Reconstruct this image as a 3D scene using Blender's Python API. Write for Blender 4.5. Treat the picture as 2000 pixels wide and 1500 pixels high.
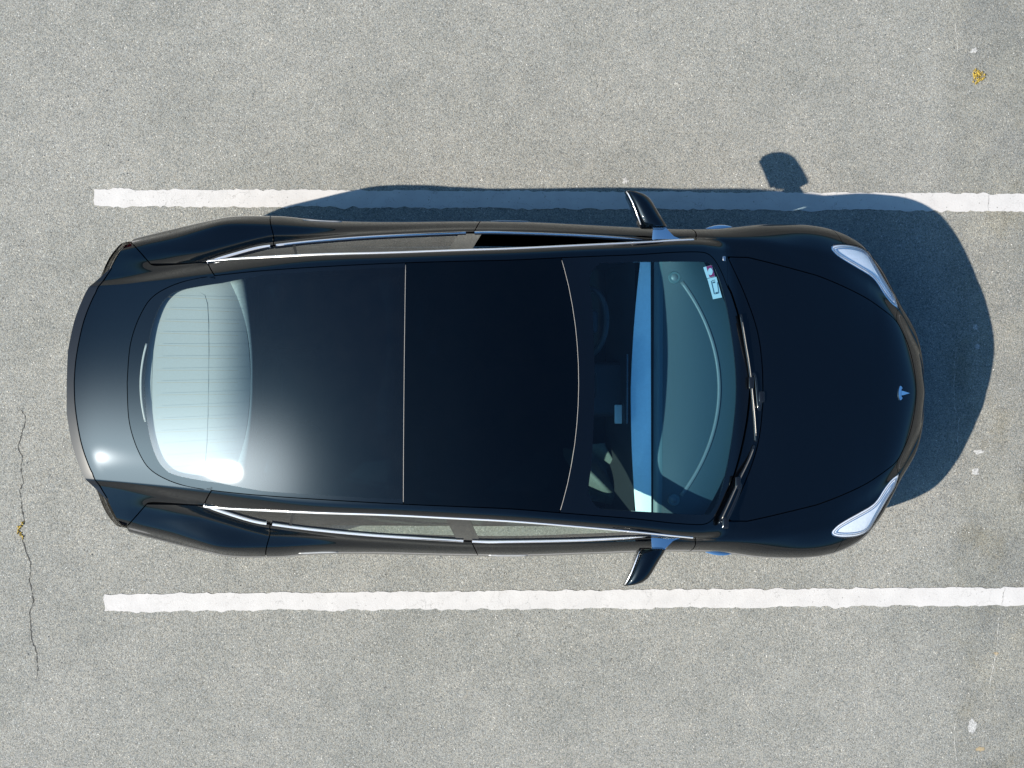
import bpy, bmesh, math, random
import numpy as np
from mathutils import Vector, Matrix

random.seed(7); rng = np.random.default_rng(7)
for o in list(bpy.data.objects): bpy.data.objects.remove(o)
scene = bpy.context.scene
COL = scene.collection

# ------------------------------------------------------------------ camera
CAM_H, CAM_F, TILT_X, TILT_Y = 8.08, 2626.0, 2.4, 1.9      # metres, pixels (2000 wide), degrees
def cam_axes():
    a = np.array([math.tan(math.radians(TILT_X)), math.tan(math.radians(TILT_Y)), -1.0]); a /= np.linalg.norm(a)
    z = -a; x = np.array([1.0, 0, 0]) - z*z[0]; x /= np.linalg.norm(x); y = np.cross(z, x)
    return np.array([x, y, z]).T
R_CAM = cam_axes()
cam = bpy.data.cameras.new('camera'); cam_o = bpy.data.objects.new('camera', cam); COL.objects.link(cam_o)
m = Matrix.Identity(4)
for i in range(3):
    for j in range(3): m[i][j] = R_CAM[i, j]
m[2][3] = CAM_H
cam_o.matrix_world = m
cam.sensor_width = 36; cam.lens = 36*CAM_F/2000; cam.clip_end = 5000
scene.camera = cam_o
def hit(px, py, z=0.0):
    d = R_CAM @ np.array([(px-1000)/CAM_F, -(py-750)/CAM_F, -1.0]); t = (CAM_H-z)/-d[2]
    return float(d[0]*t), float(d[1]*t)

# ------------------------------------------------------------------ sky and sun
SUN = Vector((-1.012, -0.415, 1.0)).normalized()
world = bpy.data.worlds.new('World'); scene.world = world; world.use_nodes = True
wn = world.node_tree.nodes; wl = world.node_tree.links
sky = wn.new('ShaderNodeTexSky'); sky.sky_type = 'NISHITA'; sky.sun_disc = False
sky.sun_elevation = math.asin(SUN.z); sky.sun_rotation = math.atan2(SUN.x, SUN.y)
sky.air_density = 1.0; sky.dust_density = 3.0; sky.ozone_density = 5.0; sky.altitude = 50
wmul = wn.new('ShaderNodeMixRGB'); wmul.blend_type = 'MULTIPLY'; wmul.inputs[0].default_value = 1; wmul.inputs[2].default_value = (.50, .90, 1.12, 1)   # cool white balance
wl.new(sky.outputs[0], wmul.inputs[1]); wl.new(wmul.outputs[0], wn['Background'].inputs[0]); wn['Background'].inputs[1].default_value = 0.072
sl = bpy.data.lights.new('sun', 'SUN'); sl.energy = 5.0; sl.angle = math.radians(0.55); sl.color = (1.0, 0.92, 0.80)
so = bpy.data.objects.new('sun', sl); COL.objects.link(so)
so.rotation_euler = SUN.to_track_quat('Z', 'Y').to_euler(); so.location = (-6, -3, 8)
scene.view_settings.view_transform = 'Standard'; scene.view_settings.look = 'None'
scene.view_settings.exposure = 1.14; scene.view_settings.gamma = 1.0
scene.render.engine = 'CYCLES'
scene.cycles.transparent_max_bounces = 16
scene.cycles.caustics_reflective = False

# ------------------------------------------------------------------ materials
def newmat(name):
    m = bpy.data.materials.new(name); m.use_nodes = True
    return m, m.node_tree.nodes, m.node_tree.links, m.node_tree.nodes['Principled BSDF']
def pbr(name, col, rough=.5, metal=0.0, coat=0.0, coat_rough=.03, spec=.5, grain=0.0, grain_scale=400, bump=0.0):
    m, n, l, b = newmat(name)
    b.inputs['Base Color'].default_value = (*col, 1); b.inputs['Roughness'].default_value = rough
    b.inputs['Metallic'].default_value = metal; b.inputs['Coat Weight'].default_value = coat
    b.inputs['Coat Roughness'].default_value = coat_rough; b.inputs['Specular IOR Level'].default_value = spec
    if grain or bump:
        t = n.new('ShaderNodeTexNoise'); t.inputs['Scale'].default_value = grain_scale; t.inputs['Detail'].default_value = 4
        tc = n.new('ShaderNodeTexCoord'); l.new(tc.outputs['Object'], t.inputs['Vector'])
        if grain:
            r = n.new('ShaderNodeValToRGB'); l.new(t.outputs['Fac'], r.inputs[0])
            r.color_ramp.elements[0].position = .3; r.color_ramp.elements[1].position = .7
            r.color_ramp.elements[0].color = (*[c*(1-grain) for c in col], 1)
            r.color_ramp.elements[1].color = (*[min(1, c*(1+grain)) for c in col], 1)
            l.new(r.outputs[0], b.inputs['Base Color'])
        if bump:
            bp = n.new('ShaderNodeBump'); bp.inputs['Strength'].default_value = bump; bp.inputs['Distance'].default_value = .002
            l.new(t.outputs['Fac'], bp.inputs['Height']); l.new(bp.outputs[0], b.inputs['Normal'])
    return m
def glass(name, tint, dust=0.02, rough=0.0, haze=0.0, haze_rough=.25, ior=1.5, tint2=None, grad=None):
    m, n, l, b = newmat(name); n.remove(b)
    out = n['Material Output']
    tr = n.new('ShaderNodeBsdfTransparent'); tr.inputs[0].default_value = (*tint, 1)
    if tint2:      # shade of the dark cabin painted into the tint, deepening along the pane
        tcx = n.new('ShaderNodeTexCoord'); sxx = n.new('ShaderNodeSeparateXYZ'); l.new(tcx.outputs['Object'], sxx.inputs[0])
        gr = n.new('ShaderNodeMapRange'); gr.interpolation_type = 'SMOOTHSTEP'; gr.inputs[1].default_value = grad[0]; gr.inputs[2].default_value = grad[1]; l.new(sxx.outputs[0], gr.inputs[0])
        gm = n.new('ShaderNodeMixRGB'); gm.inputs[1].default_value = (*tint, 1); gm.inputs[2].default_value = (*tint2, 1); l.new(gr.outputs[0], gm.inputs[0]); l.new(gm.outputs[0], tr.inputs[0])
    gl = n.new('ShaderNodeBsdfGlossy'); gl.inputs['Roughness'].default_value = rough
    f0 = ((ior-1)/(ior+1))**2; lw = n.new('ShaderNodeLayerWeight'); lw.inputs[0].default_value = .5     # Schlick, same from both sides of the pane
    pw = n.new('ShaderNodeMath'); pw.operation = 'POWER'; pw.inputs[1].default_value = 5; l.new(lw.outputs['Facing'], pw.inputs[0])
    fr = n.new('ShaderNodeMath'); fr.operation = 'MULTIPLY_ADD'; fr.inputs[1].default_value = 1-f0; fr.inputs[2].default_value = f0; l.new(pw.outputs[0], fr.inputs[0])
    mx = n.new('ShaderNodeMixShader'); l.new(fr.outputs[0], mx.inputs[0]); l.new(tr.outputs[0], mx.inputs[1]); l.new(gl.outputs[0], mx.inputs[2])
    cur = mx.outputs[0]
    if haze:
        g2 = n.new('ShaderNodeBsdfGlossy'); g2.distribution = 'BECKMANN'; g2.inputs['Roughness'].default_value = haze_rough; g2.inputs[0].default_value = (.74, .85, 1, 1)
        g3 = n.new('ShaderNodeBsdfGlossy'); g3.distribution = 'BECKMANN'; g3.inputs['Roughness'].default_value = .10      # wiped film
        m0 = n.new('ShaderNodeMixShader'); m0.inputs[0].default_value = .009; l.new(cur, m0.inputs[1]); l.new(g3.outputs[0], m0.inputs[2]); cur = m0.outputs[0]
        m2 = n.new('ShaderNodeMixShader'); m2.inputs[0].default_value = haze
        l.new(cur, m2.inputs[1]); l.new(g2.outputs[0], m2.inputs[2]); cur = m2.outputs[0]
    if dust:
        d = n.new('ShaderNodeBsdfDiffuse'); d.inputs[0].default_value = (.5, .5, .48, 1)
        t = n.new('ShaderNodeTexNoise'); t.inputs['Scale'].default_value = 9; t.inputs['Detail'].default_value = 8; t.inputs['Roughness'].default_value = .7
        tc = n.new('ShaderNodeTexCoord'); l.new(tc.outputs['Object'], t.inputs['Vector'])
        mr = n.new('ShaderNodeMapRange'); mr.inputs[1].default_value = .3; mr.inputs[2].default_value = .75
        mr.inputs[3].default_value = dust*.5; mr.inputs[4].default_value = dust*1.6
        l.new(t.outputs['Fac'], mr.inputs[0])
        m3 = n.new('ShaderNodeMixShader'); l.new(mr.outputs[0], m3.inputs[0]); l.new(cur, m3.inputs[1]); l.new(d.outputs[0], m3.inputs[2]); cur = m3.outputs[0]
    l.new(cur, out.inputs[0])
    return m

def add_sheen(m, fac, rough):
    n, l = m.node_tree.nodes, m.node_tree.links; out = n['Material Output']; src_ = out.inputs[0].links[0].from_socket
    gs = n.new('ShaderNodeBsdfGlossy'); gs.distribution = 'BECKMANN'; gs.inputs['Roughness'].default_value = rough; gs.inputs[0].default_value = (.74, .85, 1, 1)
    ms = n.new('ShaderNodeMixShader'); ms.inputs[0].default_value = fac; l.new(src_, ms.inputs[1]); l.new(gs.outputs[0], ms.inputs[2]); l.new(ms.outputs[0], out.inputs[0])
    return m
def paint_mat():
    m, n, l, b = newmat('black_car_paint')
    b.inputs['Roughness'].default_value = .24
    b.inputs['Specular IOR Level'].default_value = .0
    b.inputs['Coat Weight'].default_value = 1.0; b.inputs['Coat Roughness'].default_value = .015; b.inputs['Coat IOR'].default_value = 1.5
    tc = n.new('ShaderNodeTexCoord')
    v = n.new('ShaderNodeTexVoronoi'); v.inputs['Scale'].default_value = 55; l.new(tc.outputs['Object'], v.inputs['Vector'])
    r = n.new('ShaderNodeValToRGB'); l.new(v.outputs['Distance'], r.inputs[0])
    r.color_ramp.elements[0].position = 0.0; r.color_ramp.elements[0].color = (.10, .10, .10, 1)
    r.color_ramp.elements[1].position = .045; r.color_ramp.elements[1].color = (0, 0, 0, 1)
    t = n.new('ShaderNodeTexNoise'); t.inputs['Scale'].default_value = 30; t.inputs['Detail'].default_value = 2; l.new(tc.outputs['Object'], t.inputs['Vector'])
    g = n.new('ShaderNodeMath'); g.operation = 'GREATER_THAN'; g.inputs[1].default_value = .66; l.new(t.outputs['Fac'], g.inputs[0])
    mm = n.new('ShaderNodeMixRGB'); mm.blend_type = 'MULTIPLY'; mm.inputs[0].default_value = 1; l.new(r.outputs[0], mm.inputs[1]); l.new(g.outputs[0], mm.inputs[2])
    ad = n.new('ShaderNodeMixRGB'); ad.blend_type = 'ADD'; ad.inputs[0].default_value = 1; ad.inputs[1].default_value = (.0008, .0013, .0022, 1); l.new(mm.outputs[0], ad.inputs[2])
    l.new(ad.outputs[0], b.inputs['Base Color'])
    add_sheen(m, .0048, .37); return add_sheen(m, .00035, .13)

M = {}
M['paint'] = paint_mat()
M['lip'] = pbr('satin_black_plastic', (.007, .009, .013), .38, spec=.10, coat=.35, coat_rough=.12, grain=.2, grain_scale=900)
M['gloss_black'] = pbr('gloss_black_trim', (.004, .004, .004), .08, coat=.5)
M['matte_black'] = pbr('matte_black', (.008, .008, .008), .7, spec=.2, grain=.3)
M['cowl_black'] = pbr('black_cowl_plastic', (.0012, .0012, .0012), .8, spec=.02, grain=.3)
M['rubber'] = pbr('black_rubber', (.012, .012, .012), .55, grain=.3)
M['chrome'] = pbr('bright_chrome', (.92, .92, .93), .27, metal=.72, grain=.02, grain_scale=300)
M['mirror'] = pbr('polished_chrome', (.86, .87, .88), .06, metal=1.0, grain=.02)
M['handle_metal'] = pbr('dull_handle_metal', (.40, .40, .40), .4, metal=.5, grain=.05)
M['satin'] = pbr('satin_metal', (.55, .55, .56), .22, metal=1.0, grain=.03)
M['windshield'] = glass('windshield_glass', (.66, .93, 1.0), dust=.0012)
M['sideglass'] = glass('side_glass', (.60, .74, .68), dust=.012, ior=2.15)
M['roofglass'] = glass('dark_roof_glass', (.004, .010, .018), dust=.0006)
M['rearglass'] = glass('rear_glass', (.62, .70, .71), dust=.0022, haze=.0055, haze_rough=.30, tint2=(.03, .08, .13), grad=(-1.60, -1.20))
M['reardark'] = glass('rear_roof_glass_dark', (.05, .08, .11), dust=.002, haze=.004, haze_rough=.20)
M['frit'] = pbr('black_glass_border', (.0015, .002, .003), .22, coat=1.0, coat_rough=.01, spec=.0)
add_sheen(M['frit'], .0028, .36)
M['lens'] = glass('headlight_lens', (.95, .96, .97), dust=.004, ior=1.36)
M['reflector'] = pbr('headlight_reflector', (.93, .94, .95), .35, metal=.35, grain=.05, grain_scale=60)
M['reflector_dark'] = pbr('headlight_bezel', (.09, .10, .11), .35, metal=.3)
M['lens_grey'] = pbr('grey_brake_lens', (.16, .20, .20), .3, coat=.5, grain=.05)
M['lamp_dark'] = pbr('lamp_inner_strip', (.30, .34, .40), .3, metal=.5, grain=.05)
M['lamp_blue'] = pbr('lamp_light_guide', (.22, .33, .48), .25, metal=.4, grain=.05)
M['red'] = pbr('red_tail_lens', (.42, .02, .03), .08, coat=1)
M['dash'] = pbr('dash_soft_plastic', (.006, .022, .033), .6, grain=.12, grain_scale=700, bump=.2)
M['dash_lip'] = pbr('dash_vent_trim', (.05, .08, .09), .4, grain=.08)
M['vent'] = pbr('vent_grille', (.07, .085, .095), .5, grain=.2, grain_scale=500)
M['trim_white'] = pbr('white_dash_trim', (.90, .90, .88), .35, grain=.03, grain_scale=60)
M['seat_white'] = pbr('black_seat_leather', (.022, .022, .024), .45, grain=.06, grain_scale=40, bump=.15)
M['seat_black'] = pbr('black_seat', (.02, .02, .022), .55, grain=.2, grain_scale=300)
M['carpet'] = pbr('black_carpet', (.01, .01, .011), .9, grain=.5, grain_scale=600)
M['shelf'] = pbr('grey_parcel_shelf', (.34, .35, .345), .85, grain=.12, grain_scale=500)
M['screen'] = pbr('display_glass', (.01, .012, .014), .05, coat=1)
M['seat_trim'] = pbr('pale_seat_trim', (.62, .64, .58), .6, grain=.08, grain_scale=80)
M['seam'] = pbr('grey_seam_strip', (.20, .19, .18), .6, grain=.1)
M['cloth'] = pbr('pale_cloth', (.10, .11, .10), .8, grain=.1, grain_scale=60)
M['paper'] = pbr('white_card', (.8, .8, .77), .6, grain=.03)
M['sticker_white'] = pbr('sticker_white', (.75, .78, .76), .5, grain=.04)
M['sticker_red'] = pbr('sticker_red', (.42, .03, .11), .5, grain=.1)
M['sticker_ink'] = pbr('sticker_ink', (.08, .12, .14), .5, grain=.1)
M['wire'] = pbr('heater_wire', (.42, .28, .12), .5, grain=.1)
M['tyre'] = pbr('tyre_rubber', (.018, .018, .018), .75, grain=.3, bump=.4)
M['rim'] = pbr('dark_alloy', (.12, .12, .13), .3, metal=.9, grain=.05)

def asphalt_mat():
    m, n, l, b = newmat('weathered_asphalt')
    tc = n.new('ShaderNodeTexCoord'); P = tc.outputs['Object']
    def noise(scale, detail=4, rough=.6):
        t = n.new('ShaderNodeTexNoise'); t.inputs['Scale'].default_value = scale; t.inputs['Detail'].default_value = detail
        t.inputs['Roughness'].default_value = rough; l.new(P, t.inputs['Vector']); return t.outputs['Fac']
    def ramp(f, a, b_, ca, cb):
        r = n.new('ShaderNodeValToRGB'); l.new(f, r.inputs[0])
        r.color_ramp.elements[0].position = a; r.color_ramp.elements[1].position = b_
        r.color_ramp.elements[0].color = (*ca, 1); r.color_ramp.elements[1].color = (*cb, 1); return r.outputs[0]
    def mul(a, b_, f=1.0, mode='MULTIPLY'):
        x = n.new('ShaderNodeMixRGB'); x.blend_type = mode; x.inputs[0].default_value = f
        l.new(a, x.inputs[1]); l.new(b_, x.inputs[2]); return x.outputs[0]
    # aggregate: every stone its own grey
    v = n.new('ShaderNodeTexVoronoi'); v.inputs['Scale'].default_value = 185; l.new(P, v.inputs['Vector'])
    sep = n.new('ShaderNodeSeparateColor'); l.new(v.outputs['Color'], sep.inputs[0])
    stone = n.new('ShaderNodeValToRGB'); l.new(sep.outputs[0], stone.inputs[0])
    cr = stone.color_ramp; cr.elements[0].position = 0; cr.elements[0].color = (.12, .121, .115, 1)
    cr.elements[1].position = 1; cr.elements[1].color = (.43, .42, .395, 1)
    e = cr.elements.new(.25); e.color = (.188, .188, .178, 1)
    e = cr.elements.new(.75); e.color = (.24, .238, .222, 1)
    e = cr.elements.new(.975); e.color = (.268, .262, .245, 1)
    e = cr.elements.new(.985); e.color = (.33, .322, .30, 1)
    tint = ramp(sep.outputs[1], 0, 1, (1.05, 1.0, .93), (.96, 1.0, 1.05))
    col = mul(stone.outputs[0], tint)
    # binder between stones
    gap = ramp(v.outputs['Distance'], .42, .75, (1, 1, 1), (.62, .63, .65)); col = mul(col, gap, .8)
    col = mul(col, ramp(noise(60, 5, .7), .3, .7, (.84, .85, .86), (1.12, 1.11, 1.09)), 1)
    col = mul(col, ramp(noise(7, 6, .65), .3, .72, (.87, .88, .885), (1.08, 1.075, 1.065)), 1)
    col = mul(col, ramp(noise(1.1, 6, .6), .28, .72, (.86, .87, .865), (1.10, 1.09, 1.08)), 1)
    # dark pock marks
    v2 = n.new('ShaderNodeTexVoronoi'); v2.inputs['Scale'].default_value = 30; l.new(P, v2.inputs['Vector'])
    pk = ramp(v2.outputs['Distance'], .05, .11, (.45, .45, .47), (1, 1, 1))
    s2 = n.new('ShaderNodeSeparateColor'); l.new(v2.outputs['Color'], s2.inputs[0])
    gt = n.new('ShaderNodeMath'); gt.operation = 'GREATER_THAN'; gt.inputs[1].default_value = .72; l.new(s2.outputs[0], gt.inputs[0])
    x = n.new('ShaderNodeMixRGB'); x.blend_type = 'MULTIPLY'; l.new(gt.outputs[0], x.inputs[0]); l.new(col, x.inputs[1]); l.new(pk, x.inputs[2]); col = x.outputs[0]
    # oil-grey strip with brown stains where cars overhang at the head of the bay
    sx = n.new('ShaderNodeSeparateXYZ'); l.new(P, sx.inputs[0])
    wob = n.new('ShaderNodeMath'); wob.operation = 'MULTIPLY_ADD'; wob.inputs[1].default_value = .25; l.new(noise(2.2, 3), wob.inputs[0]); l.new(sx.outputs[0], wob.inputs[2])
    band = ramp(wob.outputs[0], 0, 1, (0, 0, 0), (1, 1, 1))
    mr = n.new('ShaderNodeMapRange'); mr.inputs[1].default_value = 3.05; mr.inputs[2].default_value = 3.22; l.new(wob.outputs[0], mr.inputs[0])
    mr0 = mr; mr2 = n.new('ShaderNodeMapRange'); mr2.inputs[1].default_value = 4.9; mr2.inputs[2].default_value = 4.4; l.new(wob.outputs[0], mr2.inputs[0])
    mr = n.new('ShaderNodeMath'); mr.operation = 'MULTIPLY'; l.new(mr0.outputs[0], mr.inputs[0]); l.new(mr2.outputs[0], mr.inputs[1])
    st = ramp(noise(2.6, 6, .62), .38, .7, (.80, .81, .82), (1.0, .985, .94))
    x = n.new('ShaderNodeMixRGB'); x.blend_type = 'MULTIPLY'; l.new(mr.outputs[0], x.inputs[0]); l.new(col, x.inputs[1]); l.new(st, x.inputs[2]); col = x.outputs[0]
    mb = n.new('ShaderNodeMath'); mb.operation = 'MULTIPLY'; l.new(mr.outputs[0], mb.inputs[0])
    l.new(ramp(noise(1.7, 5, .6), .56, .72, (0, 0, 0), (.75, .75, .75)), mb.inputs[1])
    br = n.new('ShaderNodeRGB'); br.outputs[0].default_value = (.80, .73, .58, 1)
    x = n.new('ShaderNodeMixRGB'); x.blend_type = 'MULTIPLY'; l.new(mb.outputs[0], x.inputs[0]); l.new(col, x.inputs[1]); l.new(br.outputs[0], x.inputs[2]); col = x.outputs[0]
    l.new(col, b.inputs['Base Color'])
    b.inputs['Roughness'].default_value = .85; b.inputs['Specular IOR Level'].default_value = .25
    bp = n.new('ShaderNodeBump'); bp.inputs['Strength'].default_value = .55; bp.inputs['Distance'].default_value = .004
    iv = n.new('ShaderNodeMath'); iv.operation = 'SUBTRACT'; iv.inputs[0].default_value = 1; l.new(v.outputs['Distance'], iv.inputs[1])
    ad = n.new('ShaderNodeMath'); ad.operation = 'ADD'; l.new(iv.outputs[0], ad.inputs[0]); l.new(noise(420, 3), ad.inputs[1])
    l.new(ad.outputs[0], bp.inputs['Height']); l.new(bp.outputs[0], b.inputs['Normal'])
    return m
M['asphalt'] = asphalt_mat()

def line_mat():
    m, n, l, b = newmat('worn_white_road_paint')
    tc = n.new('ShaderNodeTexCoord')
    def noise(s, d=5, r=.6):
        t = n.new('ShaderNodeTexNoise'); t.inputs['Scale'].default_value = s; t.inputs['Detail'].default_value = d; t.inputs['Roughness'].default_value = r
        l.new(tc.outputs['Object'], t.inputs['Vector']); return t.outputs['Fac']
    r = n.new('ShaderNodeValToRGB'); l.new(noise(9), r.inputs[0])
    r.color_ramp.elements[0].position = .3; r.color_ramp.elements[0].color = (.335, .326, .322, 1)
    r.color_ramp.elements[1].position = .7; r.color_ramp.elements[1].color = (.38, .37, .365, 1)
    # hairline crazing and chips
    v = n.new('ShaderNodeTexVoronoi'); v.feature = 'DISTANCE_TO_EDGE'; v.inputs['Scale'].default_value = 7.5
    nz = n.new('ShaderNodeTexNoise'); nz.inputs['Scale'].default_value = 16; nz.inputs['Detail'].default_value = 5; l.new(tc.outputs['Object'], nz.inputs['Vector'])
    mp = n.new('ShaderNodeMixRGB'); mp.blend_type = 'ADD'; mp.inputs[0].default_value = .12; l.new(tc.outputs['Object'], mp.inputs[1]); l.new(nz.outputs['Color'], mp.inputs[2])
    l.new(mp.outputs[0], v.inputs['Vector'])
    c = n.new('ShaderNodeValToRGB'); l.new(v.outputs['Distance'], c.inputs[0])
    c.color_ramp.elements[0].position = .0; c.color_ramp.elements[0].color = (1, 1, 1, 1)
    c.color_ramp.elements[1].position = .012; c.color_ramp.elements[1].color = (0, 0, 0, 1)
    k = n.new('ShaderNodeValToRGB'); l.new(noise(5, 3), k.inputs[0])
    k.color_ramp.elements[0].position = .44; k.color_ramp.elements[0].color = (0, 0, 0, 1)
    k.color_ramp.elements[1].position = .62; k.color_ramp.elements[1].color = (.7, .7, .7, 1)
    mu = n.new('ShaderNodeMath'); mu.operation = 'MULTIPLY'; l.new(c.outputs[0], mu.inputs[0]); l.new(k.outputs[0], mu.inputs[1])
    ch = n.new('ShaderNodeValToRGB'); l.new(noise(70, 3, .6), ch.inputs[0])
    ch.color_ramp.elements[0].position = .66; ch.color_ramp.elements[0].color = (0, 0, 0, 1)
    ch.color_ramp.elements[1].position = .72; ch.color_ramp.elements[1].color = (.8, .8, .8, 1)
    mxm = n.new('ShaderNodeMath'); mxm.operation = 'MAXIMUM'; l.new(mu.outputs[0], mxm.inputs[0]); l.new(ch.outputs[0], mxm.inputs[1])
    x = n.new('ShaderNodeMixRGB'); l.new(mxm.outputs[0], x.inputs[0]); l.new(r.outputs[0], x.inputs[1]); x.inputs[2].default_value = (.13, .128, .122, 1)
    l.new(x.outputs[0], b.inputs['Base Color']); b.inputs['Roughness'].default_value = .75; b.inputs['Specular IOR Level'].default_value = .25
    bp = n.new('ShaderNodeBump'); bp.inputs['Strength'].default_value = .35; bp.inputs['Distance'].default_value = .003
    l.new(noise(120, 4), bp.inputs['Height']); l.new(bp.outputs[0], b.inputs['Normal'])
    return m
M['line'] = line_mat()
M['crack'] = pbr('crack_dirt', (.03, .03, .028), .9, grain=.4, grain_scale=80)
M['lime'] = pbr('pale_crack_deposit', (.30, .295, .28), .9, grain=.35, grain_scale=120)
M['moss'] = pbr('yellow_green_moss', (.26, .18, .025), .9, grain=.7, grain_scale=90)
M['splash'] = pbr('white_splash', (.27, .268, .262), .8, grain=.45, grain_scale=110)
M['leaf'] = pbr('dry_tan_scrap', (.21, .165, .10), .8, grain=.3, grain_scale=80)
M['chip'] = pbr('stone_chip', (.40, .39, .37), .8, grain=.35, grain_scale=20)
M['chip_dark'] = pbr('dark_stone_chip', (.045, .047, .05), .8, grain=.35, grain_scale=20)

# ------------------------------------------------------------------ mesh helpers
def tag(o, label=None, cat=None, group=None, kind=None):
    for k, v in (('label', label), ('category', cat), ('group', group), ('kind', kind)):
        if v: o[k] = v
    return o
def link(name, me, mat, parent=None):
    o = bpy.data.objects.new(name, me); COL.objects.link(o)
    if mat is not None and len(me.materials) == 0: me.materials.append(M[mat] if isinstance(mat, str) else mat)
    if parent: o.parent = parent
    return o
def from_np(name, V, F, mat, parent=None, N=None, smooth=True):
    me = bpy.data.meshes.new(name); me.from_pydata([tuple(map(float, p)) for p in V], [], [tuple(map(int, f)) for f in F])
    if smooth: me.polygons.foreach_set('use_smooth', [True]*len(me.polygons))
    me.update()
    if N is not None: me.normals_split_custom_set_from_vertices([tuple(map(float, p)) for p in N])
    return link(name, me, mat, parent)
def from_bm(name, bm, mat, parent=None, smooth=False, angle=None):
    bmesh.ops.recalc_face_normals(bm, faces=bm.faces)
    me = bpy.data.meshes.new(name); bm.to_mesh(me); bm.free()
    if smooth: me.polygons.foreach_set('use_smooth', [True]*len(me.polygons))
    o = link(name, me, mat, parent)
    if smooth and angle: me.set_sharp_from_angle(angle=math.radians(angle))
    return o
def prism(bm, poly, z0, z1, bevel=0):
    """poly: list of (x,y); z0/z1 numbers or functions of (x,y)."""
    f0 = z0 if callable(z0) else (lambda x, y: z0); f1 = z1 if callable(z1) else (lambda x, y: z1)
    a = [bm.verts.new((x, y, f0(x, y))) for x, y in poly]; b = [bm.verts.new((x, y, f1(x, y))) for x, y in poly]
    n = len(poly); bm.faces.new(a[::-1]); top = bm.faces.new(b)
    for i in range(n): bm.faces.new((a[i], a[(i+1) % n], b[(i+1) % n], b[i]))
    if bevel: bmesh.ops.bevel(bm, geom=list(top.edges), offset=bevel, segments=2, affect='EDGES', profile=.6)
def rbox(bm, cx, cy, cz, sx, sy, sz, bevel=.01, seg=3, rot=None):
    g = bmesh.ops.create_cube(bm, size=1)['verts']
    for v in g: v.co = Vector((v.co.x*sx, v.co.y*sy, v.co.z*sz))
    ed = list({e for v in g for e in v.link_edges})
    r = bmesh.ops.bevel(bm, geom=ed, offset=bevel, segments=seg, affect='EDGES', profile=.5)
    vs = list({v for f in r['faces'] for v in f.verts} | {v for v in g if v.is_valid})
    if rot is not None: bmesh.ops.transform(bm, matrix=rot, verts=vs)
    for v in vs: v.co += Vector((cx, cy, cz))
def tube(bm, pts, rad, seg=8, flat=1.0, cap=True):
    """swept tube along pts; rad scalar or list; flat squashes vertically."""
    pts = [Vector(p) for p in pts]; n = len(pts); rings = []
    for i, p in enumerate(pts):
        t = (pts[min(i+1, n-1)]-pts[max(i-1, 0)]).normalized()
        up = Vector((0, 0, 1)) if abs(t.z) < .95 else Vector((1, 0, 0))
        s = t.cross(up).normalized(); u = s.cross(t).normalized(); r = rad if np.isscalar(rad) else rad[i]
        rings.append([bm.verts.new(p+s*r*math.cos(2*math.pi*k/seg)+u*r*flat*math.sin(2*math.pi*k/seg)) for k in range(seg)])
    for a, b in zip(rings, rings[1:]):
        for k in range(seg): bm.faces.new((a[k], a[(k+1) % seg], b[(k+1) % seg], b[k]))
    if cap: bm.faces.new(rings[0][::-1]); bm.faces.new(rings[-1])
def catmull(P, n=8, closed=False):
    P = np.asarray(P, float); out = []; N = len(P); rngi = range(N if closed else N-1)
    for i in rngi:
        g = (lambda k: P[k % N]) if closed else (lambda k: P[min(max(k, 0), N-1)])
        p0, p1, p2, p3 = g(i-1), g(i), g(i+1), g(i+2)
        for k in range(n):
            t = k/n
            out.append(.5*((2*p1)+(-p0+p2)*t+(2*p0-5*p1+4*p2-p3)*t*t+(-p0+3*p1-3*p2+p3)*t**3))
    if not closed: out.append(P[-1])
    return np.array(out)
def pchip(xk, yk, x):
    xk = np.asarray(xk, float); yk = np.asarray(yk, float); o = np.argsort(xk); xk = xk[o]; yk = yk[o]
    h = np.diff(xk); d = np.diff(yk)/h; mm = np.zeros(len(xk)); mm[0] = d[0]; mm[-1] = d[-1]
    for i in range(1, len(xk)-1):
        if d[i-1]*d[i] > 0:
            w1 = 2*h[i]+h[i-1]; w2 = h[i]+2*h[i-1]; mm[i] = (w1+w2)/(w1/d[i-1]+w2/d[i])
    x = np.clip(np.asarray(x, float), xk[0], xk[-1]); i = np.clip(np.searchsorted(xk, x)-1, 0, len(h)-1)
    t = (x-xk[i])/h[i]
    return ((2*t**3-3*t*t+1)*yk[i]+(t**3-2*t*t+t)*h[i]*mm[i]+(-2*t**3+3*t*t)*yk[i+1]+(t**3-t*t)*h[i]*mm[i+1])

# ------------------------------------------------------------------ ground
def ground_sheet():
    bm = bmesh.new()
    s = 1500
    vs = [bm.verts.new(p) for p in ((-s, -s, 0), (s, -s, 0), (s, s, 0), (-s, s, 0))]; bm.faces.new(vs)
    o = from_bm('ground', bm, 'asphalt'); return tag(o, kind='structure')
ground_sheet()

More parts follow.
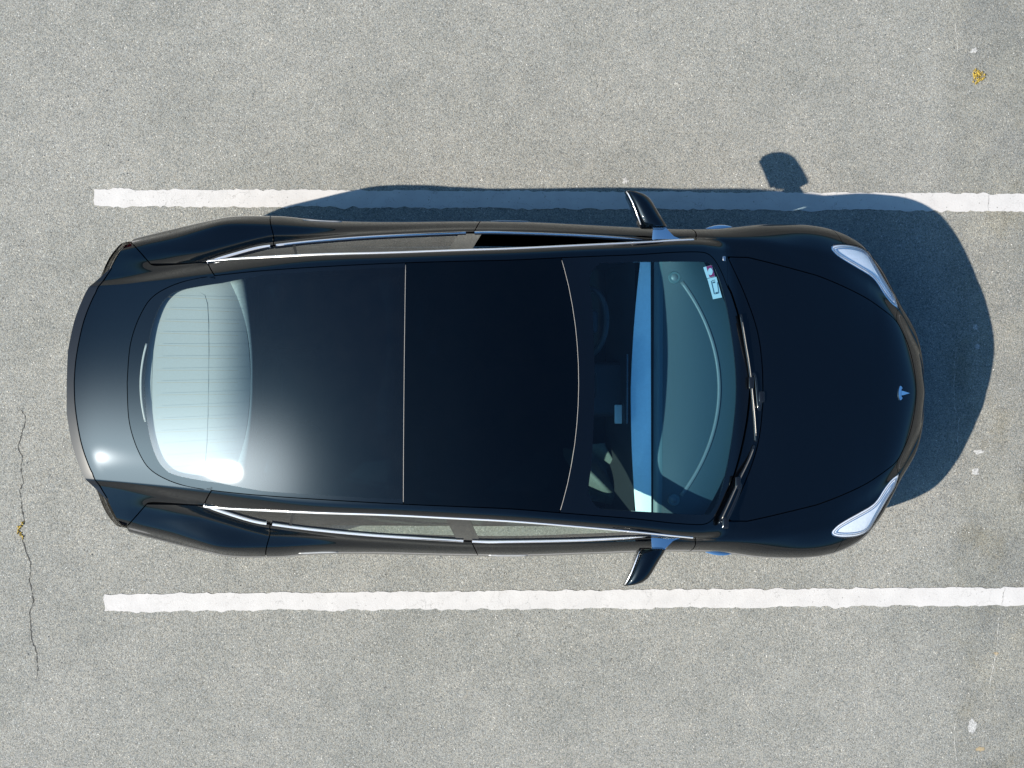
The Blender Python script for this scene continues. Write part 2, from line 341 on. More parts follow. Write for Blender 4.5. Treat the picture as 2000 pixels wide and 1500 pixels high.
def parking_line(px0, y0a, y0b, y1a, y1b, label, seed):
    """ragged-edged white stripe from pixel column px0 out of the frame; y.. are its two edges at both ends."""
    r = np.random.default_rng(seed)
    A0 = np.array(hit(px0, y0a)); A1 = np.array(hit(2000, y1a)); B0 = np.array(hit(px0, y0b)); B1 = np.array(hit(2000, y1b))
    L = np.linalg.norm(A1-A0); ext = (L+2.2)/L
    n = 620; t = np.linspace(0, ext, n)
    def rag(amp):
        w = np.zeros(n)
        for k, a in ((3, .10), (8, .15), (25, .28), (70, .5), (180, .8), (400, .9)):
            w += a*np.interp(np.linspace(0, 1, n), np.linspace(0, 1, k), r.normal(size=k))
        return w*amp
    wa = rag(.0030); wb = rag(.0038)
    nrm = (A0-B0)/np.linalg.norm(A0-B0)
    a = A0+np.outer(t, A1-A0)+np.outer(wa, nrm); b = B0+np.outer(t, B1-B0)+np.outer(wb, nrm)
    V = []; F = []; rows = 6
    endw = r.normal(size=rows+1)*.004
    for i in range(n):
        for j in range(rows+1):
            p = a[i]*(1-j/rows)+b[i]*(j/rows)
            if i == 0: p = p+np.array([endw[j], 0])
            V.append((p[0], p[1], .004+.0004*math.sin(i*.3+j)))
    W = rows+1
    for i in range(n-1):
        for j in range(rows): F.append((i*W+j, i*W+j+1, (i+1)*W+j+1, (i+1)*W+j))
    # side walls down to the ground
    ring = [i*W for i in range(n)]+[(n-1)*W+j for j in range(1, W)]+[i*W+rows for i in range(n-2, -1, -1)]+[j for j in range(rows-1, 0, -1)]
    base = len(V)
    for k in ring: V.append((V[k][0], V[k][1], -.001))
    for k in range(len(ring)): 
        k2 = (k+1) % len(ring); F.append((ring[k], base+k, base+k2, ring[k2]))
    me = bpy.data.meshes.new('parking_line'); me.from_pydata(V, [], F); me.update()
    o = link('parking_line', me, 'line'); return tag(o, label, 'parking line', 'white bay lines')
parking_line(184.5, 369.5, 402.5, 378, 413, 'white painted bay line crossed by the black car\'s shadow and mirror', 3)
parking_line(204.5, 1160, 1195, 1146, 1182, 'white painted bay line lying wholly in sun, free of the car\'s shadow', 5)

def crack(pts, w, mat, label, seed, cat='crack'):
    r = np.random.default_rng(seed)
    P = np.array([hit(*p) for p in pts]); D = []
    for a, b in zip(P, P[1:]):
        n = max(2, int(np.linalg.norm(b-a)/.012))
        for k in range(n): D.append(a+(b-a)*k/n+r.normal(size=2)*.0022)
    D.append(P[-1]); D = np.array(D); n = len(D)
    T = np.gradient(D, axis=0); T /= np.linalg.norm(T, axis=1)[:, None]; S = np.c_[-T[:, 1], T[:, 0]]
    wid = w*np.clip(.75+.5*r.normal(size=n), .1, 1.9)*np.clip(np.minimum(np.arange(n), n-1-np.arange(n))/6, .15, 1)
    V = [(x, y, .0012) for x, y in D+S*wid[:, None]]+[(x, y, .0012) for x, y in D-S*wid[:, None]]+[(x, y, .0022 if mat == 'lime' else .0016) for x, y in D]
    F = []
    for i in range(n-1): F += [(2*n+i, 2*n+i+1, i+1, i), (n+i, n+i+1, 2*n+i+1, 2*n+i)]
    o = from_np('pavement_crack', V, F, mat, smooth=False); return tag(o, label, cat, 'cracks in the asphalt')
crack([(35, 792), (49, 813), (49.6, 825), (35, 873), (43, 891), (41, 922), (46, 945), (39, 957), (43, 995), (47.5, 1015), (43, 1022), (36, 1034), (44.6, 1052), (47.5, 1069), (60, 1098), (58, 1135), (66, 1172), (58, 1201), (62, 1247), (72, 1276), (73.5, 1305), (70, 1334)], .0028, 'crack', 'long thin dark crack behind the rear end of the car', 11)
crack([(1955, 1188), (1950, 1212), (1948.6, 1244), (1946, 1276), (1940.6, 1297), (1934, 1332), (1931, 1353)], .0019, 'lime', 'pale filled crack just below the fully sunlit bay line', 12)
crack([(1870, 1393), (1864.6, 1420), (1864.6, 1454.6), (1868.6, 1484), (1866, 1515)], .0019, 'lime', 'pale crack beside the white splash in the lower right corner', 13)
crack([(1866, 677), (1865, 724), (1863, 762), (1865, 794.6), (1873, 818), (1870, 853), (1872, 877), (1867, 897), (1870, 929)], .0017, 'lime', 'pale crack running through the shadow in front of the car nose', 14)
crack([(1867, 30), (1866.5, 60), (1870, 90), (1869, 115)], .0016, 'lime', 'short pale crack above the yellow moss tuft', 15)
crack([(1960, 1140), (1961, 1150), (1958, 1166), (1957, 1186)], .0016, 'crack', 'hairline crack across the sunlit bay line at right', 16)
bpy.data.objects[-1] if False else None
for o in COL.objects:
    if o.name.startswith('pavement_crack') and o['label'].startswith('hairline'): o.location.z = .0042
crack([(1929, 378), (1932, 388), (1930, 398), (1931, 413)], .0016, 'crack', 'hairline crack across the shaded bay line near the frame edge', 17).location.z = .0042

def moss(px, py, rx, ry, n, label, seed, mat='moss', name='moss_tuft', path=None):
    r = np.random.default_rng(seed); bm = bmesh.new()
    for k in range(n):
        if path is not None:
            t = r.random()*(len(path)-1); i = int(t); q = np.array(path[i])*(1-t+i)+np.array(path[i+1])*(t-i)
            x, y = hit(q[0]+r.normal()*rx, q[1]+r.normal()*ry)
        else:
            a = r.random()*2*math.pi; d = math.sqrt(r.random())*(.95+.20*math.sin(3*a+1)+.12*r.normal()); x, y = hit(px+rx*d*math.cos(a)+ry*.35*d*math.sin(a), py+ry*d*math.sin(a)-rx*.25*d*math.cos(a))
        s = .0012+.0048*r.random()**1.7
        g = bmesh.ops.create_icosphere(bm, subdivisions=1, radius=s)['verts']
        for v in g: v.co = Vector((x+v.co.x*(1+.5*r.random()), y+v.co.y, .001+s*.5+v.co.z*.8+.003*r.random()))
    return tag(from_bm(name, bm, mat, smooth=True), label, 'moss')
moss(1911, 149, 13, 12, 210, 'round yellow moss tuft on the grey asphalt in the upper right corner', 21)
moss(0, 0, 1.6, 1.6, 70, 'thin yellow moss growing along the dark crack behind the car', 22, path=[(46, 1018), (38, 1030), (37, 1038), (44, 1050)])

def blotch(px, py, rx, ry, mat, name, label, cat, seed, n=30, h=.0018, rough=.35, group=None):
    r = np.random.default_rng(seed); bm = bmesh.new(); c = bm.verts.new((*hit(px, py), h)); ring = []; foot = []
    wv = r.normal(size=n); wv = (wv+np.roll(wv, 1)+.5*np.roll(wv, 2))/1.5
    for k in range(n):
        a = 2*math.pi*k/n; d = 1+rough*.55*wv[k]; x, y = hit(px+rx*d*math.cos(a), py+ry*d*math.sin(a))
        ring.append(bm.verts.new((x, y, h*.75))); foot.append(bm.verts.new((x, y, -.0005)))
    for k in range(n):
        k2 = (k+1) % n; bm.faces.new((c, ring[k], ring[k2])); bm.faces.new((ring[k], foot[k], foot[k2], ring[k2]))
    return tag(from_bm(name, bm, mat), label, cat, group)
blotch(1899, 1416, 8, 14, 'splash', 'white_splash', 'largest white splash mark, low down in the right corner', 'stain', 31)
blotch(1914, 1463, 8, 4.5, 'leaf', 'dry_scrap', 'small tan dry scrap below the largest white splash', 'scrap', 32)
blotch(1911, 882, 11, 4, 'splash', 'white_splash', 'faint white smear just outside the nose shadow, upper of two', 'stain', 33, rough=.5)
blotch(1904, 921, 7, 6, 'splash', 'white_splash', 'small white mark below the white smear by the nose shadow', 'stain', 34, rough=.45)
blotch(1905, 638, 4, 6, 'splash', 'white_splash', 'pale mark inside the car shadow near its rounded right edge', 'stain', 35, rough=.4)
blotch(1909, 676, 5, 5, 'splash', 'white_splash', 'fainter pale mark inside the car shadow, lower of two', 'stain', 36, rough=.6)
blotch(1221, 353, 5, 6, 'splash', 'white_splash', 'pale speck on the asphalt above the upper wing mirror', 'stain', 37, rough=.6)
blotch(1901, 98, 6, 4, 'splash', 'white_splash', 'tiny pale mark above the yellow moss tuft', 'stain', 38, rough=.6)
blotch(1946, 1276, 4, 3, 'leaf', 'dry_scrap', 'tiny tan scrap caught on the pale filled crack', 'scrap', 39, rough=.5)

def loose_chips(count, mat, label, seed):
    r = np.random.default_rng(seed); bm = bmesh.new()
    for k in range(count):
        x, y = hit(r.uniform(-60, 2060), r.uniform(-60, 1560)); s = r.uniform(.0016, .0042)
        g = bmesh.ops.create_icosphere(bm, subdivisions=1, radius=s)['verts']
        for v in g: v.co = Vector((x+v.co.x*r.uniform(.7, 1.5), y+v.co.y*r.uniform(.7, 1.4), s*.35+v.co.z*.6))
    return tag(from_bm('loose_grit', bm, mat), label, 'grit', kind='stuff')
loose_chips(900, 'chip', 'pale loose grit scattered thinly over the asphalt', 41)
loose_chips(500, 'chip_dark', 'dark loose grit scattered thinly over the asphalt', 42)

# ================================================================== CAR
car = bpy.data.objects.new('car', None); COL.objects.link(car)
CAR_X, CAR_Y, CAR_YAW = .2857, .2223, math.radians(-.4774)
car.location = (CAR_X, CAR_Y, 0); car.rotation_euler = (0, 0, CAR_YAW)
tag(car, 'glossy black four-door electric saloon parked between two white bay lines', 'car')
CY, CS = math.cos(CAR_YAW), math.sin(CAR_YAW)
def carpt(px, py, z):
    x, y = hit(px, py, z); x -= CAR_X; y -= CAR_Y
    return CY*x+CS*y, -CS*x+CY*y

# ---- lengthwise curves of the body (car frame: x forward, y left, z up)
TIP = 2.36
def Q(x): return -np.sqrt(np.maximum(TIP-np.asarray(x, float), 0))
def lc(knots, x):
    k = np.array(knots, float); return pchip(Q(k[:, 0]), k[:, 1], Q(x))
OUT = [(-2.3493, 0.6843), (-2.2077, 0.7294), (-2.0561, 0.7935), (-1.955, 0.8215), (-1.8032, 0.8613), (-1.6716, 0.8961), (-1.6008, 0.912), (-1.53, 0.9278), (-1.3986, 0.9344), (-1.247, 0.9338), (-1.0956, 0.9212), (-0.9443, 0.9145), (-0.6928, 0.9166), (-0.2617, 0.9264), (0.0083, 0.9291), (0.4482, 0.9147), (0.7386, 0.9024), (0.9493, 0.896), (1.09, 0.8975), (1.2409, 0.9091), (1.3416, 0.9214), (1.4523, 0.9297), (1.6125, 0.9315), (1.7513, 0.9225), (1.8401, 0.9037), (1.949, 0.86), (2.0086, 0.8148), (2.0482, 0.7697), (2.0978, 0.7045), (2.1524, 0.6045), (2.2119, 0.4974), (2.2664, 0.4174), (2.306, 0.3445), (2.3405, 0.2346), (2.3571, 0.1098), (2.3647, 0.0)]
ZO = [(-2.3493, 0.72), (-2.0055, 0.71), (-1.3986, 0.68), (-0.5924, 0.63), (0.0083, 0.61), (0.8088, 0.63), (1.5125, 0.66), (1.9093, 0.62), (2.2069, 0.6), (2.3647, 0.585)]
Y6 = [(-2.3906, 0.5112), (-2.0492, 0.5127), (-1.7969, 0.5497), (-1.6502, 0.5984), (-1.5812, 0.6326), (-1.466, 0.6733), (-1.3289, 0.7164), (-1.2139, 0.7352), (-1.0059, 0.7628), (-0.6651, 0.7944), (-0.1922, 0.8222), (0.0027, 0.8239), (0.3615, 0.8163), (0.6174, 0.8046), (0.7708, 0.7981), (0.9752, 0.7937), (1.1286, 0.7833), (1.3329, 0.7668), (1.5853, 0.7292), (1.7352, 0.7023), (1.8827, 0.6595), (1.9799, 0.6144), (2.0761, 0.5501), (2.171, 0.4528), (2.2651, 0.3209), (2.312, 0.2403), (2.3479, 0.1299), (2.3647, 0.0)]
Z6 = [(-2.3906, 0.93), (-2.0492, 0.965), (-1.7969, 0.99), (-1.6502, 1.04), (-1.5812, 1.062), (-1.3289, 1.028), (-1.0266, 0.995), (-0.6136, 0.97), (0.0027, 0.95), (0.5151, 0.938), (0.9752, 0.922), (1.3329, 0.91), (1.5853, 0.862), (1.7352, 0.835), (1.8827, 0.793), (1.9799, 0.76), (2.0761, 0.729), (2.171, 0.702), (2.2651, 0.657), (2.312, 0.635), (2.3479, 0.607), (2.3647, 0.585)]
Y7 = [(-2.3947, 0.3687), (-1.8466, 0.4107), (-1.4377, 0.5345), (-1.0271, 0.5966), (0.0025, 0.6156), (0.6177, 0.6658), (0.9757, 0.7164), (1.1596, 0.711), (1.393, 0.6822), (1.6142, 0.6336), (1.8331, 0.5615), (1.9807, 0.4931), (2.0972, 0.4191), (2.1738, 0.3476), (2.2677, 0.231), (2.3139, 0.1654), (2.3488, 0.085), (2.3647, 0.0)]
Z7 = [(-2.3947, 0.95), (-1.8466, 0.98), (-1.0271, 1.0), (0.0025, 0.965), (0.9757, 0.93), (1.1596, 0.924), (1.393, 0.902), (1.6142, 0.868), (1.8331, 0.825), (1.9807, 0.788), (2.0972, 0.762), (2.1738, 0.74), (2.2677, 0.693), (2.3139, 0.657), (2.3488, 0.613), (2.3647, 0.585)]
Z8 = [(-2.3967, 0.96), (-1.0271, 1.0), (0.0024, 0.97), (0.9259, 0.955), (1.3358, 0.948), (1.6387, 0.905), (1.9375, 0.846), (2.1334, 0.793), (2.2287, 0.752), (2.2747, 0.722), (2.3183, 0.677), (2.3508, 0.626), (2.3647, 0.585)]
# shape of the flank between widest line and belt: (y fraction, z fraction) for three inner points
F3 = [(-2.34, .10), (-1.5, .09), (-1.25, .11), (0, .12), (1, .10), (1.5, .08), (1.9, .07), (TIP, .07)]
G3 = [(-2.34, .32), (-1.5, .27), (-1.25, .32), (0, .38), (1, .40), (1.5, .36), (1.9, .34), (TIP, .34)]
F4 = [(-2.34, .24), (-2.0, .24), (-1.8, .26), (-1.55, .26), (-1.27, .36), (-.8, .40), (0, .39), (1, .33), (1.5, .30), (1.9, .27), (TIP, .28)]
G4 = [(-2.34, .60), (-2.0, .62), (-1.8, .60), (-1.55, .51), (-1.27, .555), (-.8, .66), (0, .69), (1, .70), (1.5, .70), (1.9, .68), (TIP, .68)]
F5 = [(-2.34, .62), (-2.0, .60), (-1.8, .64), (-1.55, .78), (-1.27, .74), (-.8, .70), (0, .71), (1, .66), (1.5, .71), (1.9, .68), (TIP, .66)]
G5 = [(-2.34, .80), (-2.0, .82), (-1.8, .78), (-1.55, .625), (-1.4, .63), (-1.27, .65), (-.8, .81), (0, .875), (1, .92), (1.5, .945), (1.9, .93), (TIP, .92)]
xs = np.concatenate([np.arange(-2.30, 2.0, .0145), TIP-(TIP-2.0)*(1-np.linspace(0, 1, 64)[:])**2])
xs = np.unique(np.round(xs, 6)); xs[-1] = TIP-1e-5
nx = len(xs)
def sm(c):
    k = np.exp(-.5*(np.arange(-6, 7)/2.6)**2); k /= k.sum()
    p = np.r_[[2*c[0]-c[6-i] for i in range(6)], c, [c[-1]]*6]; s = np.convolve(p, k, 'valid')
    w = np.clip((2.02-xs)/.1, 0, 1); return c*(1-w)+s*w
yo, zo, y6, z6, y7, z7, z8 = [sm(lc(k, xs)) for k in (OUT, ZO, Y6, Z6, Y7, Z7, Z8)]
f3, g3, f4, g4, f5, g5 = [sm(lc(k, xs)) for k in (F3, G3, F4, G4, F5, G5)]
tipf = np.clip(yo/.25, 0, 1)
zb0 = np.where(xs > 1.6, .20+.03*np.clip((xs-1.6)/.7, 0, 1), .20); zb0 = zb0*tipf+(zo-.33)*(1-tipf); zb1 = zb0+(zo-zb0)*.42
ctrl = np.zeros((nx, 9, 2))
ctrl[:, 0] = np.c_[np.maximum(yo-.065, yo*.9), zb0]; ctrl[:, 1] = np.c_[np.maximum(yo-.022, yo*.97), zb1]; ctrl[:, 2] = np.c_[yo, zo]
for j, (f, g) in zip((3, 4, 5), ((f3, g3), (f4, g4), (f5, g5))):
    ctrl[:, j] = np.c_[yo-f*(yo-y6), zo+g*(z6-zo)]
ctrl[:, 6] = np.c_[y6, z6]; ctrl[:, 7] = np.c_[np.minimum(y7, y6*.97), z7]; ctrl[:, 8] = np.c_[y6*0, z8]
SEG = [4, 6, 9, 9, 9, 9, 40, 26]
def section(c):
    """centripetal spline through control points; c (9,2); returns half section sill -> centre."""
    P = np.vstack([2*c[0]-c[1], c, [[-c[7, 0], c[7, 1]]]]); out = []
    for i in range(8):
        p0, p1, p2, p3 = P[i], P[i+1], P[i+2], P[i+3]
        d = lambda a, b: max(np.hypot(*(a-b)), 1e-6)**.5
        t0 = 0; t1 = t0+d(p0, p1); t2 = t1+d(p1, p2); t3 = t2+d(p2, p3)
        t = (t1+(t2-t1)*np.arange(SEG[i])/SEG[i])[:, None]
        A1 = (t1-t)/(t1-t0)*p0+(t-t0)/(t1-t0)*p1; A2 = (t2-t)/(t2-t1)*p1+(t-t1)/(t2-t1)*p2; A3 = (t3-t)/(t3-t2)*p2+(t-t2)/(t3-t2)*p3
        B1 = (t2-t)/(t2-t0)*A1+(t-t0)/(t2-t0)*A2; B2 = (t3-t)/(t3-t1)*A2+(t-t1)/(t3-t1)*A3
        out.append((t2-t)/(t2-t1)*B1+(t-t1)/(t2-t1)*B2)
    out.append(c[8:9]); return np.vstack(out)
SECT = np.array([section(c) for c in ctrl])          # nx, nh, 2
nh = SECT.shape[1]
# ---- greenhouse height field
ZC = [(-2.41, 1.0128), (-2.29, 1.0267), (-2.2, 1.042), (-2.12, 1.0612), (-2.03, 1.0858), (-1.95, 1.1088), (-1.7, 1.1843), (-1.5, 1.2469), (-1.3, 1.3063), (-1.0, 1.3768), (-0.8, 1.4087), (-0.6, 1.4287), (-0.4, 1.4387), (-0.25, 1.441), (-0.0043, 1.425), (0.294, 1.362), (0.4728, 1.302), (0.7317, 1.199), (1.0355, 1.058), (1.2831, 0.932), (1.478, 0.83), (2.3644, 0.3)]
CR = [(-2.4391, 0.216), (-2.0775, 0.207), (-1.4772, 0.171), (-0.5392, 0.153), (-0.0043, 0.1485), (0.525, 0.135), (1.0355, 0.1125), (2.3644, 0.108)]
YG = [(-2.4278, 0.4836), (-1.9679, 0.5126), (-1.5703, 0.5406), (-1.2968, 0.5639), (-0.5357, 0.6008), (-0.0035, 0.6225), (0.2373, 0.6429), (0.6571, 0.6835), (1.0312, 0.7263), (1.3263, 0.7521), (2.3544, 0.7795)]
YR = [(-2.4204, 0.5131), (-2.0588, 0.5509), (-1.8561, 0.5807), (-1.5841, 0.6254), (-1.3065, 0.6421), (-0.9811, 0.6503), (-0.648, 0.6565), (-0.3208, 0.6691), (-0.0028, 0.6861), (0.324, 0.7152), (0.6652, 0.7529), (0.9579, 0.793), (1.3213, 0.8094), (2.3468, 0.8348)]
DR = [(-2.4204, 0.035), (-2.0588, 0.045), (-1.8561, 0.075), (-1.5841, 0.108), (-1.3065, 0.082), (-0.9811, 0.062), (-0.6375, 0.055), (-0.0028, 0.052), (0.4178, 0.052), (0.9579, 0.055), (1.3213, 0.06), (2.3468, 0.06)]
YB = [(-2.411, .70), (-2.15, .69), (-2.048, .672), (-1.847, .645), (-1.667, .640), (-1.58, .646)]+[(x, y+.001) for x, y in Y6 if -1.56 < x < .985]+[(1.124, .804), (1.321, .84), (2.4, .9)]
ZB = [(-2.411, .86), (-2.15, .885), (-2.048, .915), (-1.847, .965), (-1.667, 1.015), (-1.58, 1.05)]+[(x, z) for x, z in Z6 if -1.56 < x < .985]+[(1.124, .86), (1.321, .78), (2.4, .0)]
def lin(k, x):
    k = np.array(k, float); return pchip(k[:, 0], k[:, 1], x)
def gsm(c):
    k = np.exp(-.5*(np.arange(-8, 9)/3.5)**2); k /= k.sum(); p = np.r_[[2*c[0]-c[8-i] for i in range(8)], c, [2*c[-1]-c[-2-i] for i in range(8)]]
    s = np.convolve(p, k, 'valid'); w = np.clip((1.9-xs)/.2, 0, 1); return c*(1-w)+s*w
gzc, gcr, gyg, gyr, gdr, gyb, gzb = [gsm(lin(k, xs)) for k in (ZC, CR, YG, YR, DR, YB, ZB)]
gyb = np.maximum(gyb, gyr+.014)
def herm(t, p0, p1, m0, m1):
    return (2*t**3-3*t*t+1)*p0+(t**3-2*t*t+t)*m0+(-2*t**3+3*t*t)*p1+(t**3-t*t)*m1
def greenhouse(i, y):
    y = np.abs(y); zg = gzc[i]-gcr[i]*gyg[i]**2; zr = zg-gdr[i]; sg = -2*gcr[i]*gyg[i]
    sw = (gzb[i]-zr)/(gyb[i]-gyr[i]); sw = min(sw, float(np.interp(xs[i], [-2.2, -2.0, -1.8, -1.62], [-.5, -.8, -1.3, -1.9])))
    top = gzc[i]-gcr[i]*y*y
    L1 = gyr[i]-gyg[i]; t = np.clip((y-gyg[i])/L1, 0, 1); rail = herm(t, zg, zr, sg*L1, max(sw*.8, -3*gdr[i]/L1)*L1)
    L2 = gyb[i]-gyr[i]; u = (y-gyr[i])/L2; wall = zr+sw*L2*u+.028*np.clip(u, 0, 1)*(1-np.clip(u, 0, 1))*np.clip(-sw, 0, 2)
    return np.where(y < gyg[i], top, np.where(y < gyr[i], rail, wall))
def smax(a, b, k):
    h = np.clip(.5+.5*(a-b)/k, 0, 1); return b*(1-h)+a*h+k*h*(1-h)
KB = np.interp(xs, [-2.3, -1.75, -1.5, -1.3, .8, 1.0, 1.2], [.06, .055, .035, .012, .012, .025, .02])
HALF = np.zeros((nx, nh, 3))
for i in range(nx):
    y, z = SECT[i, :, 0], SECT[i, :, 1].copy()
    up = np.arange(nh) > sum(SEG[:4])
    z[up] = smax(z[up], greenhouse(i, y[up]), KB[i])
    HALF[i] = np.c_[np.full(nh, xs[i]), y, z]
# full grid, left sill (+y) over the top to the right sill
GRID = np.concatenate([HALF, (HALF[:, :-1][:, ::-1])*np.array([1, -1, 1])], axis=1)
ny = GRID.shape[1]
du = np.gradient(GRID, axis=0); dv = np.gradient(GRID, axis=1); NRM = np.cross(du, dv)
NRM /= np.maximum(np.linalg.norm(NRM, axis=2, keepdims=True), 1e-9)
flip = np.sign((NRM*np.array([0, 0, 1])).sum(2).mean()); NRM *= flip
idx = np.arange(nx*ny).reshape(nx, ny)
a_, b_, c_, d_ = idx[:-1, :-1].ravel(), idx[1:, :-1].ravel(), idx[1:, 1:].ravel(), idx[:-1, 1:].ravel()
TRI = np.concatenate([np.c_[a_, b_, c_], np.c_[a_, c_, d_]])
VV = GRID.reshape(-1, 3); NN = NRM.reshape(-1, 3)
# winding so faces look outward
t0 = TRI[len(TRI)//3]; fn = np.cross(VV[t0[1]]-VV[t0[0]], VV[t0[2]]-VV[t0[0]])
if np.dot(fn, NN[t0[0]]) < 0: TRI = TRI[:, ::-1]

J4 = sum(SEG[:4])
def top_z(x, y):
    """outer skin height at plan position (x,y)"""
    i = int(np.clip(np.searchsorted(xs, x)-1, 0, nx-2)); t = (x-xs[i])/(xs[i+1]-xs[i]); y = abs(y)
    r = [np.interp(y, HALF[k, J4:, 1][::-1], HALF[k, J4:, 2][::-1]) for k in (i, i+1)]
    return float(r[0]*(1-t)+r[1]*t)
def top_n(x, y):
    e = .01; return Vector((-(top_z(x+e, y)-top_z(x-e, y))/(2*e), -(top_z(x, y+e)-top_z(x, y-e))/(2*e), 1)).normalized()
def flank_y(x, z):
    i = int(np.clip(np.searchsorted(xs, x), 0, nx-1)); n = sum(SEG[:6])
    return float(np.interp(z, SECT[i, :n, 1], SECT[i, :n, 0]))

# ---- plan-view outlines (half, y>=0), traced and made symmetrical
def mirror_poly(half):            # half from rear centre to front centre with y>0
    h = np.asarray(half); r = h[::-1].copy(); r[:, 1] *= -1
    r = r[(np.abs(r[:, 1]) > 1e-6)]; return np.vstack([h, r])
rear_glass = [(-1.971, 0.0), (-1.9619, 0.1748), (-1.9361, 0.286), (-1.8951, 0.3805), (-1.8538, 0.4378), (-1.7891, 0.4808), (-1.6926, 0.5172), (-1.5643, 0.5407)]
side_glass_edge = [(-1.2947, 0.5639), (-0.9146, 0.5837), (-0.5377, 0.6008), (-0.2166, 0.6128), (-0.0035, 0.6224), (0.2373, 0.6429), (0.4711, 0.6648), (0.6581, 0.6835), (0.8304, 0.7062), (0.9613, 0.7191), (1.0313, 0.7202)]
ws_low = [(1.0693, 0.7049), (1.0994, 0.6725), (1.1318, 0.6157), (1.1652, 0.5385), (1.1853, 0.5014), (1.231, 0.3556), (1.268, 0.1742), (1.2856, 0.0)]
P_GLASS = mirror_poly(np.vstack([catmull(rear_glass+side_glass_edge+ws_low, 5)]))
hood_half = [(1.3582, 0.0), (1.3549, 0.1209), (1.3409, 0.257), (1.3127, 0.3746), (1.2622, 0.5116), (1.2162, 0.613), (1.1684, 0.7084)]
hood_side = [(1.2816, 0.7095), (1.393, 0.6863), (1.6152, 0.6367), (1.6941, 0.6166), (1.8371, 0.5655), (1.9767, 0.5043), (2.0971, 0.4292), (2.1382, 0.3984), (2.164, 0.3679), (2.1795, 0.3405), (2.2174, 0.2648), (2.2448, 0.1762), (2.2618, 0.0705), (2.2656, 0.0)]
P_HOOD = mirror_poly(np.vstack([catmull(hood_half, 5), catmull(hood_side, 5)]))
lid_half = [(-2.3104, 0.0), (-2.3059, 0.1035), (-2.2933, 0.2069), (-2.2725, 0.3204), (-2.2444, 0.413), (-2.208, 0.4972), (-2.1577, 0.5551), (-2.1053, 0.61)]
lid_side = [(-2.0722, 0.702), (-2.0494, 0.7571), (-2.0136, 0.7469), (-1.9655, 0.7017), (-1.9143, 0.6486), (-1.8789, 0.6226), (-1.8001, 0.6217), (-1.653, 0.6272), (-1.5795, 0.6276)]
P_LID = mirror_poly(np.vstack([catmull(lid_half, 6), catmull(lid_side, 4), [(-1.497, .519)], np.array(catmull(rear_glass, 5))[::-1]]))
belt = np.array([(x, y) for x, y in Y6 if -1.585 < x < .99])
rail = np.array([(-1.5791, 0.6327), (-1.455, 0.6405), (-1.3162, 0.6434), (-0.9811, 0.6503), (-0.6481, 0.6555), (-0.3208, 0.6691), (-0.0028, 0.6851), (0.324, 0.7147), (0.6652, 0.7525), (0.828, 0.7728), (0.9782, 0.7916)])
P_DLO = np.vstack([catmull(belt, 6), catmull(rail, 6)[::-1][:-1]])
lamp_px = [(1623, 485), (1628, 479), (1644, 477), (1667, 479), (1683, 484), (1692, 489), (1699, 496), (1713, 520), (1733, 553), (1747, 576), (1756, 603), (1752, 601), (1741, 592), (1727, 575), (1713, 553), (1701, 540), (1680, 527), (1653, 511), (1636, 500), (1627, 491)]
def skin_hit(px, py):
    z = .72
    for _ in range(12):
        x, y = carpt(px, py, z); z = .5*z+.5*full_z(x, y)
    return x, y
def full_z(x, y):
    i = int(np.clip(np.searchsorted(xs, x), 0, nx-1)); n0 = sum(SEG[:2])
    return float(np.interp(abs(y), HALF[i, n0:, 1][::-1], HALF[i, n0:, 2][::-1]))
P_LAMP = catmull([skin_hit(*p) for p in lamp_px], 4, closed=True)

def sdf(poly, X, Y):
    """signed distance, + inside"""
    P = np.asarray(poly); Qn = np.roll(P, -1, axis=0); best = np.full(X.shape, 1e9); ins = np.zeros(X.shape, bool)
    for (ax, ay), (bx, by) in zip(P, Qn):
        ex, ey = bx-ax, by-ay; L = ex*ex+ey*ey
        if L < 1e-14: continue
        t = np.clip(((X-ax)*ex+(Y-ay)*ey)/L, 0, 1); best = np.minimum(best, (X-ax-t*ex)**2+(Y-ay-t*ey)**2)
        if ay != by:
            c = ((ay > Y) != (by > Y)) & (X < (bx-ax)*(Y-ay)/(by-ay)+ax); ins ^= c
    return np.sqrt(best)*np.where(ins, 1, -1)
X, Y, Z = VV[:, 0], VV[:, 1], VV[:, 2]; AY = np.abs(Y)
row = np.tile(np.minimum(np.arange(ny), ny-1-np.arange(ny)), nx).astype(float)
FLD = {}
def gate(s, cond): return np.where(cond, s, np.minimum(s, -.02))
upper = row > J4-2
FLD['glass'] = gate(sdf(P_GLASS, X, Y), upper)
FLD['hood'] = gate(sdf(P_HOOD, X, Y), row > sum(SEG[:5]))
FLD['lid'] = gate(sdf(P_LID, X, Y), row > sum(SEG[:3]))
FLD['dlo'] = gate(sdf(P_DLO, X, AY), upper)
FLD['lamp'] = gate(sdf(P_LAMP, X, AY), (row > sum(SEG[:1])) & (X > 1.5))
FLD['x'] = X; FLD['y'] = Y; FLD['ay'] = AY; FLD['z'] = Z; FLD['row'] = row
FLD['seam1'] = X-np.interp(AY, [0, .1, .2, .3, .4, .5, .6, .65], [.332, .330, .324, .314, .299, .280, .255, .240])   # windshield | roof
FLD['seam2'] = X+.540+0*AY                                                                                              # roof | rear glass
FLD['inrail'] = np.interp(X, rail[:, 0], rail[:, 1])-AY
FLD['doorF'] = (1.007-.05*np.clip((AY-.845)/.09, -1, 1)**2)-X-np.clip(.55-Z, 0, 1)*.10          # + behind the front edge of front door
FLD['doorM'] = (-.197+(AY-.817)*.43)-X                                                          # + in rear door
FLD['doorR'] = (-1.244-(AY-.733)*.30)-X                                                        # + behind the rear door
FLD['arch'] = np.minimum(np.hypot(X-1.507, Z-.335)-.372, np.hypot(X+1.368, Z-.335)-.378)        # + outside the wheel openings
